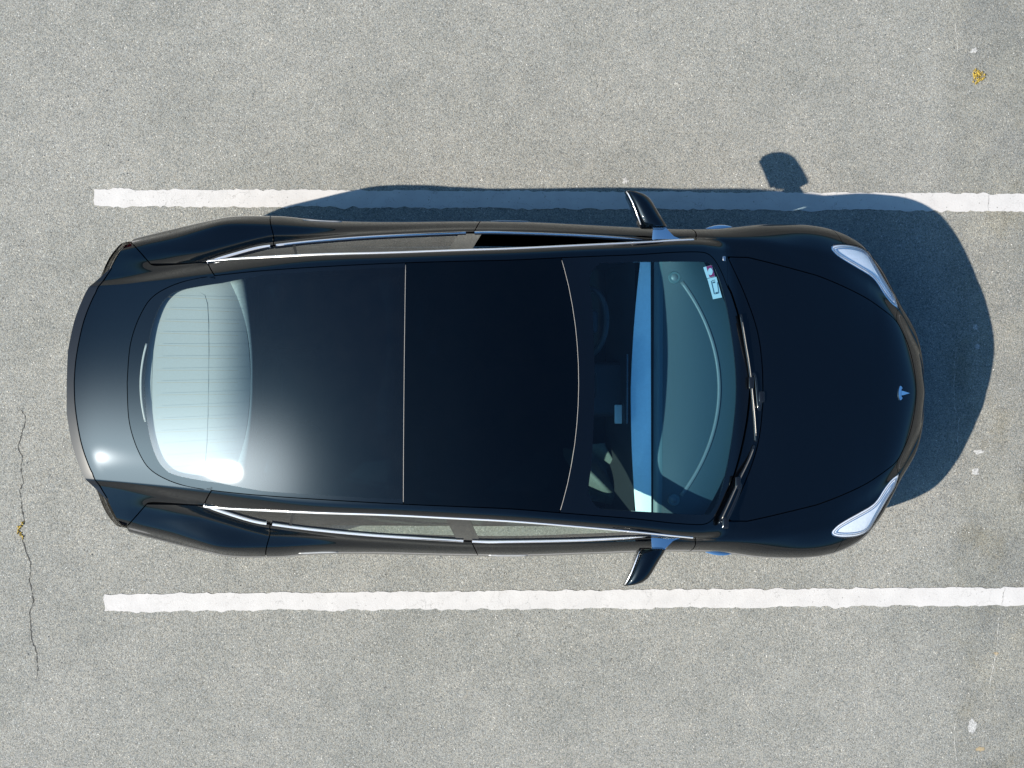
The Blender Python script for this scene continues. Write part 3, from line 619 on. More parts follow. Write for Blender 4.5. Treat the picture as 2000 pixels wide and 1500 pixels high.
FLD['bump'] = X-np.interp(AY, [0, .42, .47, .60, .70, .80, .93], [2.155, 2.155, 2.18, 2.12, 2.01, 1.85, 1.80])
FLD['rear'] = X+2.035                                                                           # + ahead of the rear fascia
FLD['sillz'] = Z-.30
KEYS = list(FLD); ATT = np.c_[VV, NN, np.stack([FLD[k] for k in KEYS], 1)]
KI = {k: 6+i for i, k in enumerate(KEYS)}

def cut(A, T, s):
    """keep the part of the triangle soup where s>0; s is per vertex."""
    pos = s > 0; cnt = pos[T].sum(1); keep = T[cnt == 3]; mix = T[(cnt > 0) & (cnt < 3)]
    newA = []; edge = {}; out = []
    base = len(A)
    def ev(i, j):
        k = (i, j) if i < j else (j, i)
        if k not in edge:
            t = s[k[0]]/(s[k[0]]-s[k[1]]); edge[k] = base+len(newA); newA.append(A[k[0]]*(1-t)+A[k[1]]*t)
        return edge[k]
    for tri in mix:
        p = pos[tri]; n = p.sum()
        if n == 1:
            i = int(np.argmax(p)); a, b, c = tri[i], tri[(i+1) % 3], tri[(i+2) % 3]; out.append((a, ev(a, b), ev(a, c)))
        else:
            i = int(np.argmin(p)); a, b, c = tri[i], tri[(i+1) % 3], tri[(i+2) % 3]; x, y = ev(a, b), ev(a, c)
            out.append((x, b, c)); out.append((x, c, y))
    if newA: A = np.vstack([A, np.array(newA)])
    T = np.vstack([keep, np.array(out, int).reshape(-1, 3)]) if out else keep
    u, inv = np.unique(T, return_inverse=True)
    return A[u], inv.reshape(-1, 3)
def region(*conds):
    """conds: functions A -> signed field (>0 kept)."""
    A, T = ATT, TRI
    for c in conds:
        if len(T) == 0: break
        A, T = cut(A, T, c(A))
    return A, T
def col(k): return lambda A: A[:, KI[k]]
def gt(k, v): return lambda A: A[:, KI[k]]-v
def lt(k, v): return lambda A: v-A[:, KI[k]]
G2 = .0028     # half a shut gap
def panel(name, A, T, mat, parent, depth=.014, lift=0.0, bulge=None):
    """skin piece with its edges turned in."""
    if len(T) == 0: raise RuntimeError('empty panel '+name)
    V = A[:, :3]; N = A[:, 3:6]/np.maximum(np.linalg.norm(A[:, 3:6], axis=1, keepdims=True), 1e-9)
    V = V+N*lift
    if bulge is not None: V, N = bulge(A, V, N)
    e = np.sort(np.vstack([T[:, [0, 1]], T[:, [1, 2]], T[:, [2, 0]]]), axis=1)
    ue, cn = np.unique(e, axis=0, return_counts=True); bset = {tuple(x) for x in ue[cn == 1]}
    Vl = [V]; Nl = [N]; F = T.tolist(); b = len(V)
    sv = []; sn = []
    for t in T:
        for i, j in ((t[0], t[1]), (t[1], t[2]), (t[2], t[0])):
            k = (i, j) if i < j else (j, i)
            if k in bset:
                ln = np.cross(V[j]-V[i], (N[i]+N[j])/2); ll = np.linalg.norm(ln)
                if ll < 1e-9: continue
                ln /= ll; q = b+len(sv)
                sv += [V[i], V[j], V[j]-N[j]*depth, V[i]-N[i]*depth]; sn += [ln]*4; F.append((q, q+3, q+2, q+1))
    if sv: Vl.append(np.array(sv)); Nl.append(np.array(sn))
    return from_np(name, np.vstack(Vl), F, mat, parent, np.vstack(Nl))
def side(s): return (lambda A: A[:, KI['y']]) if s > 0 else (lambda A: -A[:, KI['y']])

# ---- bonnet, boot lid, glass
hood = panel('hood', *region(gt('hood', G2)), 'paint', car)
SPW = .052
def lip_dist(A):      # distance from the lip edge, only the rearmost curve
    P = catmull(lid_half, 6); P = np.vstack([P, P[::-1]*np.array([1, -1])]); d = np.full(len(A), 9.)
    for (ax, ay), (bx, by) in zip(P, P[1:]):
        ex, ey = bx-ax, by-ay; L = ex*ex+ey*ey
        if L < 1e-12 or abs(ey) > .5: continue
        t = np.clip(((A[:, 0]-ax)*ex+(A[:, 1]-ay)*ey)/L, 0, 1); d = np.minimum(d, np.hypot(A[:, 0]-ax-t*ex, A[:, 1]-ay-t*ey))
    return d
def spw(A): return SPW*np.clip((.63-np.abs(A[:, 1]))/.16, 0.02, 1)
lid = panel('trunk_lid', *region(gt('lid', G2), lambda A: lip_dist(A)-spw(A)-.001), 'paint', car, depth=.02)
def lipshape(A, V, N):
    d = lip_dist(A); w = spw(A); V = V.copy(); t = np.clip(d/w, 0, 1)
    V[:, 2] += .010*np.sin(t*math.pi/2)-.004
    return V, N
panel('lip_spoiler', *region(gt('lid', .0), lambda A: spw(A)-.0025-lip_dist(A)), 'lip', lid, depth=.028, bulge=lipshape)

ws_clear = [(0.4152, 0.0), (0.4119, 0.1639), (0.4031, 0.3929), (0.3902, 0.5065), (0.3984, 0.5692), (0.44, 0.6186), (0.4921, 0.6301), (0.8309, 0.6579), (1.0319, 0.6703), (1.0668, 0.6612), (1.094, 0.6319), (1.1327, 0.529), (1.1716, 0.3584), (1.2022, 0.1438), (1.2103, 0.0)]
P_WS = mirror_poly(catmull(ws_clear, 4))
def fld_poly(poly): return lambda A: sdf(poly, A[:, 0], A[:, 1])
wsA = region(gt('glass', .002), gt('seam1', .0025))
windshield = panel('windshield', *cut(*wsA, fld_poly(P_WS)(wsA[0])), 'windshield', car, depth=.001)
panel('black_border', *cut(*wsA, -fld_poly(P_WS)(wsA[0])-.0), 'frit', windshield, depth=.006)
panel('roof_glass', *region(gt('glass', .002), lt('seam1', -.0025), gt('seam2', .0022)), 'roofglass', car, depth=.004)
rear_clear = [(-1.8784, 0.0), (-1.8732, 0.0834), (-1.8512, 0.2605), (-1.8159, 0.375), (-1.7725, 0.4376), (-1.7119, 0.4714), (-1.5715, 0.496), (-1.42, 0.5124), (-1.3539, 0.5163), (-1.3509, 0.4213), (-1.3488, 0.2111), (-1.3467, 0.0)]
P_RG = mirror_poly(catmull(rear_clear, 4))
rgA = region(gt('glass', .002), lt('seam2', -.0022))
rgF = fld_poly(P_RG)(rgA[0])
rgF = np.maximum(rgF, np.minimum(rgA[0][:, 0]+1.47, rgA[0][:, KI['glass']]-np.interp(rgA[0][:, 0], [-1.50, -1.25], [.044, .022])))
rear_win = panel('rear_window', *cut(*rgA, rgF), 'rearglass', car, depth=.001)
panel('black_border', *cut(*rgA, -rgF), 'frit', rear_win, depth=.004)

# ---- roof rails, wings, doors, quarters, bumpers, lamps, side windows
CHW = .017
for s in (1, -1):
    sd = side(s)
    nd = lambda A: -A[:, KI['dlo']]-.0
    panel('roof_rail', *region(sd, lt('glass', -G2), lt('hood', -G2), lt('lid', -G2), col('inrail'), gt('x', -1.58), lt('x', 1.33), lambda A: np.maximum(A[:, KI['doorF']]-0, .5*(.80-A[:, 1]*s)-0*A[:, 0])-.0, lambda A: 1.165-A[:, 0]), 'paint', car)
    fen = region(sd, lt('hood', -G2), lt('glass', -.01), lt('bump', -.0015), lt('lamp', -.003), col('arch'), lambda A: np.maximum(-A[:, KI['doorF']]-G2, -9), lambda A: np.maximum(A[:, 0]-1.165-.001, A[:, 1]*s-np.interp(A[:, 0], rail[:, 0], rail[:, 1])-.0005), lambda A: A[:, 0]-.90)
    fender = panel('fender', *fen, 'paint', car)
    fd = region(sd, lt('inrail', -.0005), nd, gt('doorF', G2), lt('doorM', -G2), lt('lid', -G2), gt('sillz', 0), lambda A: A[:, 0]+1.7)
    fdoor = panel('front_door', *fd, 'paint', car)
    rd = region(sd, lt('inrail', -.0005), nd, gt('doorM', G2), lt('doorR', -G2), lt('lid', -G2), gt('sillz', 0), col('arch'))
    rdoor = panel('rear_door', *rd, 'paint', car)
    qp = region(sd, lt('inrail', -.0005), nd, gt('doorR', G2), lt('lid', -G2), col('arch'), col('rear'), lt('glass', -.01))
    panel('quarter_panel', *qp, 'paint', car)
    sill = region(sd, lt('sillz', -.002), lt('x', 1.14), gt('x', -1.0), col('arch'))
    panel('sill', *sill, 'lip', car)
    # headlamp
    lamp = bpy.data.objects.new('headlight', None); COL.objects.link(lamp); lamp.parent = car
    la = region(sd, gt('lamp', .0))
    panel('reflector', *region(sd, gt('lamp', -.002)), 'reflector', lamp, depth=.01, lift=-.007)
    ra = region(sd, gt('lamp', .012)); ss = .0155-ra[0][:, KI['lamp']]
    panel('projector_strip', *cut(*ra, ss), 'lamp_dark', lamp, depth=.002, lift=-.0045)
    rb2 = region(sd, gt('lamp', .021)); panel('light_guide', *cut(*rb2, np.minimum(.026-rb2[0][:, KI['lamp']], np.abs(rb2[0][:, 1])-.50)), 'lamp_blue', lamp, depth=.002, lift=-.004)
    panel('bezel', *cut(*la, .0022-la[0][:, KI['lamp']]), 'reflector_dark', lamp, depth=.012, lift=-.003)
    panel('lens', *la, 'lens', lamp, depth=.001)
    # side glazing
    GI = CHW
    ins = gt('dlo', .012)
    fw = region(sd, gt('dlo', .002), lambda A: -A[:, KI['doorM']]-.045)
    if s < 0: panel('window', *fw, 'sideglass', fdoor, depth=.001, lift=-.006)      # the driver's window is wound down
    rw = region(sd, gt('dlo', .002), lambda A: A[:, KI['doorM']]-.075, lambda A: A[:, 0]+1.12+(A[:, 1]*s-.715)*.45)
    panel('window', *rw, 'sideglass', rdoor, depth=.001, lift=-.006)
    qw = region(sd, gt('dlo', .002), lambda A: -(A[:, 0]+1.135+(A[:, 1]*s-.715)*.45))
    panel('quarter_window', *qw, 'sideglass', rdoor, depth=.001, lift=-.007)
    bp_ = region(sd, gt('dlo', .006), lambda A: A[:, KI['doorM']]+.045, lambda A: .075-A[:, KI['doorM']])
    panel('pillar_cover', *bp_, 'gloss_black', car, depth=.004, lift=-.004)
    dv_ = region(sd, gt('dlo', .006), lambda A: -(A[:, 0]+1.12+(A[:, 1]*s-.715)*.45), lambda A: (A[:, 0]+1.135+(A[:, 1]*s-.715)*.45))
    panel('window_divider', *dv_, 'rubber', rdoor, depth=.004, lift=-.004)

panel('front_bumper', *region(gt('bump', .0015), lt('hood', -G2), lt('lamp', -.003), col('arch')), 'paint', car)
# dark inner skin behind every gap
shell = region(lt('glass', .012), lambda A: .004-A[:, KI['dlo']], lambda A: -A[:, KI['lamp']]+.002, col('arch'), col('rear'), lambda A: np.maximum(-A[:, KI['hood']]+.03, -1+0*A[:, 0]))
panel('inner_shell', *shell, 'cowl_black', car, depth=.002, lift=-.013)
panel('bulkhead_skin', *region(gt('hood', .028)), 'matte_black', car, depth=.002, lift=-.03)

# ---- bright trims round the side windows
def on_side(x, y, off=0.0):
    n = top_n(x, y); p = Vector((x, y, top_z(x, y))); return p+n*off
def ribbon(name, path, width, mat, parent, s, rise=.005, inset=0.0, taper=None, into=1, slope=.30):
    """convex strip lying on the skin along a plan path; width measured in plan, inwards (towards centre) when into=1."""
    P = np.array(path); T = np.gradient(P, axis=0); T /= np.linalg.norm(T, axis=1)[:, None]; S = np.c_[T[:, 1], -T[:, 0]]
    V = []; F = []; m = 7
    for i in range(len(P)):
        w = width*(taper(i/(len(P)-1)) if taper else 1)
        for k in range(m):
            u = k/(m-1); q = P[i]+S[i]*into*(inset+w*u); y = max(q[1], .02)
            if k == 0: q0 = q; zz = top_z(q[0], max(q[1], .02))
            # an upward-facing ledge: outer edge on the skin, then gently rising and rounded
            zz_k = zz+slope*w*u*(1 if into > 0 else -1)+rise*math.sin(math.pi*(.12+.88*u))-(.004 if k == 0 else 0)
            V.append((q[0], y*s, zz_k))
    for i in range(len(P)-1):
        for k in range(m-1):
            f = (i*m+k, i*m+k+1, (i+1)*m+k+1, (i+1)*m+k); F.append(f if (s*into > 0) else f[::-1])
    o = from_np(name, V, F, mat, parent); return o
bpath = catmull(belt, 8); rpath = catmull(rail, 8)
def split_path(P, x0, x1): return P[(P[:, 0] > x0) & (P[:, 0] < x1)]
def smooth_ends(t): return min(1, t/.06+.15)*min(1, (1-t)/.04+.2)
for s in (1, -1):
    for (x0, x1) in ((-1.65, -1.252), (-1.244, -.201), (-.194, .765)):
        ribbon('belt_trim', split_path(bpath, x0, x1), .0185, 'chrome', car, s, rise=.006, inset=-.005)
        ribbon('window_seal', split_path(bpath, max(x0, -1.54), x1), .010, 'gloss_black', car, s, rise=.003, inset=.0135)
    ribbon('belt_trim_end', split_path(bpath, .768, .985), .010, 'gloss_black', car, s, rise=.004, inset=-.003)
    ribbon('roof_trim', rpath, .0095, 'chrome', car, s, rise=.003, inset=-.002, into=-1, slope=.55)

# ---- cowl, wipers
def strip_between(name, c0, c1, mat, parent, z0, z1, n=40, rows=6, dip=.02):
    V = []; F = []
    for i in range(n):
        t = i/(n-1); yy = -.72+1.44*t
        xa = np.interp(abs(yy), *c0); xb = np.interp(abs(yy), *c1)
        for j in range(rows):
            u = j/(rows-1); V.append((xa+(xb-xa)*u, yy, z0(xa, yy)*(1-u)+z1(xb, yy)*u-dip*math.sin(math.pi*u)-.012))
    for i in range(n-1):
        for j in range(rows-1): F.append((i*rows+j, i*rows+j+1, (i+1)*rows+j+1, (i+1)*rows+j))
    return from_np(name, V, F, mat, parent)
wl_ = np.array(ws_low); wl_ = wl_[np.argsort(wl_[:, 1])]; hh_ = np.array(hood_half); hh_ = hh_[np.argsort(hh_[:, 1])]
cowl = strip_between('cowl', (wl_[:, 1], wl_[:, 0]-.03), (hh_[:, 1], hh_[:, 0]+.05), 'cowl_black', car, lambda x, y: top_z(x, y), lambda x, y: top_z(x, y)-.012)
bm = bmesh.new(); tube(bm, [(np.interp(abs(y), hh_[:, 1], hh_[:, 0])-.012, y, top_z(np.interp(abs(y), hh_[:, 1], hh_[:, 0])+.02, y)-.014) for y in np.linspace(-.68, .68, 60)], .0055, 6)
from_bm('hood_seal', bm, 'gloss_black', cowl, smooth=True)
def wz(px, py, dz=0.0):
    z = .96
    for _ in range(4):
        x, y = carpt(px, py, z); z = top_z(x, y)+dz
    return Vector((x, y, z))
def wiper(blade_px, arm_px, label):
    w = bpy.data.objects.new('wiper', None); COL.objects.link(w); w.parent = car; w['label'] = label
    def lift(px, h):
        p = carpt(px[0], px[1], .955); x = p[0]; y = p[1]
        xa = np.interp(abs(y), wl_[:, 1], wl_[:, 0]); z = top_z(min(x, xa-.005), y)+.004
        if x > xa: z = max(z-.3*(x-xa), .0)
        return Vector((x, y, z+h))
    B = [lift(p, .010) for p in catmull(blade_px, 6)]
    bm = bmesh.new(); tube(bm, B, .0075, 8, flat=.9); bl = from_bm('blade', bm, 'gloss_black', w, smooth=True)
    bm = bmesh.new(); tube(bm, [p+Vector((.002, 0, .010)) for p in B[2:-2]], .0034, 6); from_bm('spoiler', bm, 'satin_dark', w, smooth=True)
    Aa = [lift(p, .020) for p in catmull(arm_px, 6)]
    n = len(Aa); bm = bmesh.new(); tube(bm, Aa, [.011-.005*i/(n-1) for i in range(n)], 8, flat=.6); ar = from_bm('arm', bm, 'gloss_black', w, smooth=True)
    bm = bmesh.new(); rbox(bm, Aa[0].x, Aa[0].y, Aa[0].z, .035, .06, .022, .008); from_bm('pivot_cap', bm, 'gloss_black', w, smooth=True)
    bm = bmesh.new(); i = len(B)//2; rbox(bm, B[i].x, B[i].y, B[i].z+.006, .03, .065, .018, .006); from_bm('clip', bm, 'gloss_black', w, smooth=True)
M['satin_dark'] = pbr('satin_grey_wiper_edge', (.13, .125, .115), .3, metal=.5, grain=.05)
wiper([(1446, 615), (1455, 670), (1463, 720), (1469, 775), (1474, 820), (1477, 862)], [(1487, 775), (1477, 650), (1462, 590), (1452, 575)][:1]+[(1482, 800), (1474, 735), (1466, 735)], 'longer wiper along the middle of the windscreen base')
wiper([(1474, 870), (1462, 900), (1440, 943), (1420, 985), (1402, 1022)], [(1414, 1020), (1432, 985), (1446, 950), (1440, 943)], 'shorter wiper at the passenger end of the windscreen base')
for s in (1, -1):
    p = wz(1414, 503) if s > 0 else wz(1412, 1019)
    bm = bmesh.new(); rbox(bm, p.x, p.y-.006*s, p.z-.002, .018, .028, .016, .005); from_bm('cowl_cap', bm, 'satin', cowl, smooth=True)

# ---- wing mirrors
def mirror(s):
    root = bpy.data.objects.new('wing_mirror', None); COL.objects.link(root); root.parent = car
    st = [(0.8487, 0.6928, 0.8185), (0.8549, 0.6887, 0.8318), (0.8734, 0.6815, 0.8195), (0.9042, 0.6683, 0.7991), (0.9402, 0.6539, 0.7776), (0.9761, 0.6386, 0.7572), (1.0049, 0.6264, 0.7378), (1.0254, 0.6161, 0.7112), (1.0378, 0.609, 0.6754), (1.0439, 0.6059, 0.6376)]
    ring = 20; V = []; F = []
    for k, (y, xr, xf) in enumerate(st):
        e = [.55, .9, 1, 1, 1, 1, .97, .90, .78, .5][k]; zc = .985+.010*math.sin((y-.82)/.2*3); hz = .072*e
        for i in range(ring):
            a = 2*math.pi*i/ring; ca, sa = math.cos(a), math.sin(a)
            ux = np.sign(ca)*abs(ca)**(.55 if ca < 0 else .95); uz = np.sign(sa)*abs(sa)**.75
            V.append((xr+(xf-xr)*(.36+(.64*ux if ca > 0 else .36*ux)), y*s, zc+hz*uz*(1 if ca > -.3 else .96)))
    for k in range(len(st)-1):
        for i in range(ring):
            f = (k*ring+i, k*ring+(i+1) % ring, (k+1)*ring+(i+1) % ring, (k+1)*ring+i); F.append(f if s < 0 else f[::-1])
    F.append(tuple(range(ring)) if s > 0 else tuple(range(ring))[::-1]); n0 = (len(st)-1)*ring; F.append(tuple(range(n0, n0+ring))[::-1] if s > 0 else tuple(range(n0, n0+ring)))
    h = from_np('housing', V, F, 'paint', root); h.data.set_sharp_from_angle(angle=math.radians(50))
    bm = bmesh.new()
    P = [(0.6913, 0.861), (0.6846, 0.8734), (0.6417, 0.9761), (0.6172, 1.0275)]
    for z0, z1 in ((.925, 1.035),):
        q = [bm.verts.new((x-.004, y*s, z)) for x, y in P for z in (z0, z1)]
        for i in range(len(P)-1): bm.faces.new((q[2*i], q[2*i+1], q[2*i+3], q[2*i+2]))
    bmesh.ops.solidify(bm, geom=list(bm.faces), thickness=.003)
    from_bm('mirror_glass', bm, 'mirror', root)
    bm = bmesh.new(); tube(bm, [(.684, .859*s, 1.046), (.665, .904*s, 1.059), (.639, .971*s, 1.062), (.617, 1.017*s, 1.053), (.609, 1.034*s, 1.036)], .0035, 8); from_bm('rim', bm, 'chrome', root, smooth=True)
    bm = bmesh.new()
    foot = [(0.7561, 0.7912), (0.7592, 0.8467), (0.7878, 0.8693), (0.8205, 0.8713), (0.8461, 0.8343), (0.8727, 0.8086), (0.9054, 0.7963), (0.9718, 0.7901), (0.9718, 0.783), (0.8747, 0.7727), (0.7827, 0.7624)]
    pts = [(x, y*s) for x, y in (foot if s > 0 else foot[::-1])]
    prism(bm, pts, .925, lambda x, y: .962+.10*(abs(y)-.82)-.04*(x-.82), bevel=.004); from_bm('foot', bm, 'mirror', root, smooth=True, angle=30)
mirror(1); mirror(-1)

# ---- door handles, side repeaters, badge
for s in (1, -1):
    sfx = [o for o in car.children if o.name.startswith('front_door')][-1 if s < 0 else 0]; sfr = [o for o in car.children if o.name.startswith('rear_door')][-1 if s < 0 else 0]
    for (x0, x1, par, zz) in ((-.101, .112, sfx, .775), (-1.123, -.910, sfr, .785)):
        bm = bmesh.new(); n = 14
        tube(bm, [(x0+(x1-x0)*i/(n-1), (flank_y(x0+(x1-x0)*i/(n-1), zz)+.0005)*s, zz) for i in range(n)], [.0022+.0028*min(1, i/3, (n-1-i)/2) for i in range(n)], 8, flat=1.6); from_bm('handle', bm, 'handle_metal', par, smooth=True)
    bm = bmesh.new(); n = 18
    pts = [(1.085+.156*i/(n-1), (flank_y(1.085+.156*i/(n-1), .72)-.004+.004*math.sin(math.pi*i/(n-1)))*s, .725) for i in range(n)]
    tube(bm, pts, [.001+.014*math.sin(math.pi*i/(n-1))**.8 for i in range(n)], 10, flat=.45); from_bm('side_repeater', bm, 'mirror', car, smooth=True)
bm = bmesh.new()
E0 = (2.158, -.012); e = [(-.004, .040), (.006, .036), (.012, .026), (.006, .022), (.0055, .012), (.016, .0115), (.060, .0), (.016, -.0115), (.0055, -.012), (.006, -.022), (.012, -.026), (.006, -.036), (-.004, -.040), (-.010, -.024), (-.0125, -.010), (-.013, 0), (-.0125, .010), (-.010, .024)]
prism(bm, [(E0[0]+x, E0[1]+y) for x, y in e][::-1], lambda x, y: top_z(x, y)-.002, lambda x, y: top_z(x, y)+.006)
from_bm('emblem', bm, 'mirror', hood)

# ---- rear fascia, tail lamps, number plate recess
def rear_fascia():
    prof = [(.20, .06), (.30, .02), (.45, .0), (.60, .0), (.72, .01), (.80, .02), (.90, .030), (1.0, .05), (1.035, .06)]    # z, inset
    base = catmull([(-2.035, .787), (-2.095, .768), (-2.155, .692), (-2.21, .56), (-2.265, .41), (-2.31, .22), (-2.325, 0)], 6)
    base = np.vstack([base, base[::-1][1:]*np.array([1, -1])]); T = np.gradient(base, axis=0); T /= np.linalg.norm(T, axis=1)[:, None]; S = np.c_[-T[:, 1], T[:, 0]]
    if S[len(S)//2, 0] < 0: S = -S
    def pos(i, z):
        ins = np.interp(z, [p[0] for p in prof], [p[1] for p in prof]); q = base[i]+S[i]*ins
        e = .03*np.clip((z-.72)/.3, 0, 1)*(1-abs(i/(len(base)-1)*2-1)); return (q[0]+e, q[1], z)
    return base, pos
base, fpos = rear_fascia()
def fascia_piece(name, i0, i1, z0, z1, mat, parent, nz=10, off=0.0):
    ii = list(range(i0, i1+1)); V = []; F = []; 
    for i in ii:
        for k in range(nz+1):
            z = z0+(z1-z0)*k/nz
            zt = min(z, (top_z(max(fpos(i, z)[0], -2.28), abs(fpos(i, z)[1]))-.03)) if z > .87 else z
            V.append(fpos(i, zt))
    for a in range(len(ii)-1):
        for k in range(nz): F.append((a*(nz+1)+k, a*(nz+1)+k+1, (a+1)*(nz+1)+k+1, (a+1)*(nz+1)+k))
    o = from_np(name, V, F, mat, parent); return o
nb = len(base)-1
rb = fascia_piece('rear_bumper', 0, nb, .20, .695, 'paint', car, 14)
tk = fascia_piece('trunk_face', 9, nb-9, .70, 1.0, 'paint', car, 8)
for nm, a, b in (('l', 0, 9), ('r', nb-9, nb)):
    fascia_piece('tail_light', a, b, .70, .855, 'red', car, 8)
bm = bmesh.new(); rbox(bm, -2.318, 0, .66, .012, .46, .12, .004); from_bm('number_plate', bm, 'paper', rb)

# ---- underbody and wheels
bm = bmesh.new(); rbox(bm, -.02, 0, .235, 4.1, 1.50, .09, .03); from_bm('underbody', bm, 'matte_black', car)
for ax in (1.507, -1.368):
    for s in (1, -1):
        bm = bmesh.new(); n = 28
        for i in range(n):
            pass
        r0 = .372; pts = []
        va = [bm.verts.new((ax+r0*math.cos(a), s*yy, .335+r0*math.sin(a))) for yy in (.60, .86) for a in np.linspace(-.15, math.pi+.15, n)]
        for i in range(n-1): bm.faces.new((va[i], va[i+1], va[n+i+1], va[n+i]))
        from_bm('wheel_arch_liner', bm, 'matte_black', car)
        w = bpy.data.objects.new('wheel', None); COL.objects.link(w); w.parent = car; w.location = (ax, s*.79, .334)
        prof = [(-.11, .235), (-.118, .27), (-.115, .31), (-.095, .330), (-.05, .334), (.05, .334), (.095, .330), (.115, .31), (.118, .27), (.11, .235)]
        V = []; F = []; m = 44
        for k in range(m):
            a = 2*math.pi*k/m
            for (u, r) in prof: V.append((r*math.cos(a), u, r*math.sin(a)))
        p = len(prof)
        for k in range(m):
            for j in range(p): F.append((k*p+j, k*p+(j+1) % p, ((k+1) % m)*p+(j+1) % p, ((k+1) % m)*p+j))
        from_np('tyre', V, F, 'tyre', w)
        bm = bmesh.new()
        for k in range(10):
            a = 2*math.pi*k/10; mt = Matrix.Rotation(-a, 4, 'Y')
            rbox(bm, .135*math.cos(a), s*.085, .135*math.sin(a), .21, .02, .035, .006, 1, rot=mt)
        g = bmesh.ops.create_cone(bm, cap_ends=True, segments=32, radius1=.05, radius2=.045, depth=.05)['verts']
        bmesh.ops.transform(bm, matrix=Matrix.Translation((0, s*.085, 0)) @ Matrix.Rotation(math.pi/2, 4, 'X'), verts=g)
        va = [bm.verts.new((r*math.cos(2*math.pi*k/40), y, r*math.sin(2*math.pi*k/40))) for (r, y) in ((.238, s*.11), (.225, s*.09), (.225, -s*.10)) for k in range(40)]
        for j in range(2):
            for k in range(40): bm.faces.new((va[j*40+k], va[j*40+(k+1) % 40], va[(j+1)*40+(k+1) % 40], va[(j+1)*40+k]))
        from_bm('rim', bm, 'rim', w)

# ---- cabin
bm = bmesh.new(); rbox(bm, -.25, 0, .33, 2.6, 1.50, .06, .02); from_bm('cabin_floor', bm, 'carpet', car)
for s in (1, -1):
    bm = bmesh.new(); rbox(bm, -.25, s*.72, .62, 2.2, .05, .52, .02); from_bm('door_card', bm, 'seat_black', car)
def dash_edge(y, a): return a-.045*(y/.66)**2
bm = bmesh.new(); V = []; F = []
ysn = np.linspace(-.72, .72, 41)
# dashboard top pad following the windscreen base
def dash_strip(name, xa, xb, za, zb, mat, parent, rows=8, crown=.0):
    V = []; F = []
    for y in ysn:
        A_, B_ = xa(y), xb(y)
        for k in range(rows):
            u = k/(rows-1); x = A_+(B_-A_)*u; z = za(y)*(1-u)+zb(y)*u+crown*math.sin(math.pi*u)
            V.append((x, y, min(z, top_z(x, y)-.016)))
    for i in range(len(ysn)-1):
        for k in range(rows-1): F.append((i*rows+k, i*rows+k+1, (i+1)*rows+k+1, (i+1)*rows+k))
    return from_np(name, V, F, mat, parent)
dash = dash_strip('dashboard', lambda y: .825-.01*(y/.7)**2, lambda y: min(1.262-.24*(y/.72)**2, 1.262), lambda y: .880, lambda y: .90, 'dash', car, 14, .018)
dash_strip('trim_bar', lambda y: .660+.030*(y/.68)**2+.018*(y/.68 if y > 0 else 0), lambda y: .768-.004*(y/.68), lambda y: .848, lambda y: .858, 'trim_white', dash, 5, .004)
dash_strip('air_vent', lambda y: .770, lambda y: .781, lambda y: .835, lambda y: .835, 'matte_black', dash, 3)
dash_strip('vent_lip', lambda y: .781, lambda y: .828, lambda y: .868, lambda y: .882, 'dash_lip', dash, 5, .006)
dash_strip('knee_panel', lambda y: .57, lambda y: .68, lambda y: .42, lambda y: .845, 'seat_black', dash, 6)
bm = bmesh.new(); vp = [(1.13-.20*(y/.585)**2-.01*(y/.585)**4, y) for y in np.linspace(-.575, .575, 50)]
def dz_(x, y): return min(.880+(.02*(x-.825)/.43)+.018*math.sin(math.pi*min(1, max(0, (x-.825)/(max(.05, 1.262-.24*(y/.72)**2-.825))))), top_z(x, y)-.016)+.003
tube(bm, [(x, y, dz_(x, y)) for x, y in vp], [.0105+.008*max(0, abs(i-24.5)/24.5-.75) for i in range(50)], 6, flat=.35); from_bm('demist_vent', bm, 'vent', dash, smooth=True)
for s in (1, -1):
    sx, sy = .888, .598*s; sz = dz_(sx, sy)
    bm = bmesh.new(); bmesh.ops.create_cone(bm, cap_ends=True, segments=28, radius1=.034, radius2=.030, depth=.008)
    bmesh.ops.translate(bm, vec=(sx, sy, sz+.003), verts=bm.verts); sp = from_bm('speaker', bm, 'dash_lip', dash, smooth=True, angle=40)
    bm = bmesh.new(); bmesh.ops.create_cone(bm, cap_ends=True, segments=24, radius1=.020, radius2=.012, depth=.006); bmesh.ops.translate(bm, vec=(sx, sy, sz+.009), verts=bm.verts); from_bm('speaker_cone', bm, 'vent', dash, smooth=True, angle=40)
# centre display, rear-view mirror, steering wheel
bm = bmesh.new(); rbox(bm, .648, -.005, .79, .012, .375, .235, .005, rot=Matrix.Rotation(math.radians(-8), 4, 'Y')); scr = from_bm('centre_display', bm, 'screen', car, smooth=True, angle=40)
bm = bmesh.new(); rbox(bm, .38, 0, top_z(.38, 0)-.055, .10, .13, .05, .015); rm = from_bm('mirror_mount', bm, 'matte_black', car, smooth=True)
bm = bmesh.new(); rbox(bm, .33, 0, top_z(.33, 0)-.13, .025, .25, .065, .012, rot=Matrix.Rotation(math.radians(15), 4, 'Y')); from_bm('rear_view_mirror', bm, 'matte_black', rm, smooth=True)
sw = bpy.data.objects.new('steering_wheel', None); COL.objects.link(sw); sw.parent = car; sw.location = (.43, .36, .80); sw.rotation_euler = (0, math.radians(-62), 0)
bm = bmesh.new(); tube(bm, [(.18*math.cos(a), .18*math.sin(a), 0) for a in np.linspace(0, 2*math.pi, 49)], .016, 10, cap=False); from_bm('rim', bm, 'seat_black', sw, smooth=True)
bm = bmesh.new(); rbox(bm, 0, 0, -.01, .12, .13, .05, .02); from_bm('hub', bm, 'seat_black', sw, smooth=True)
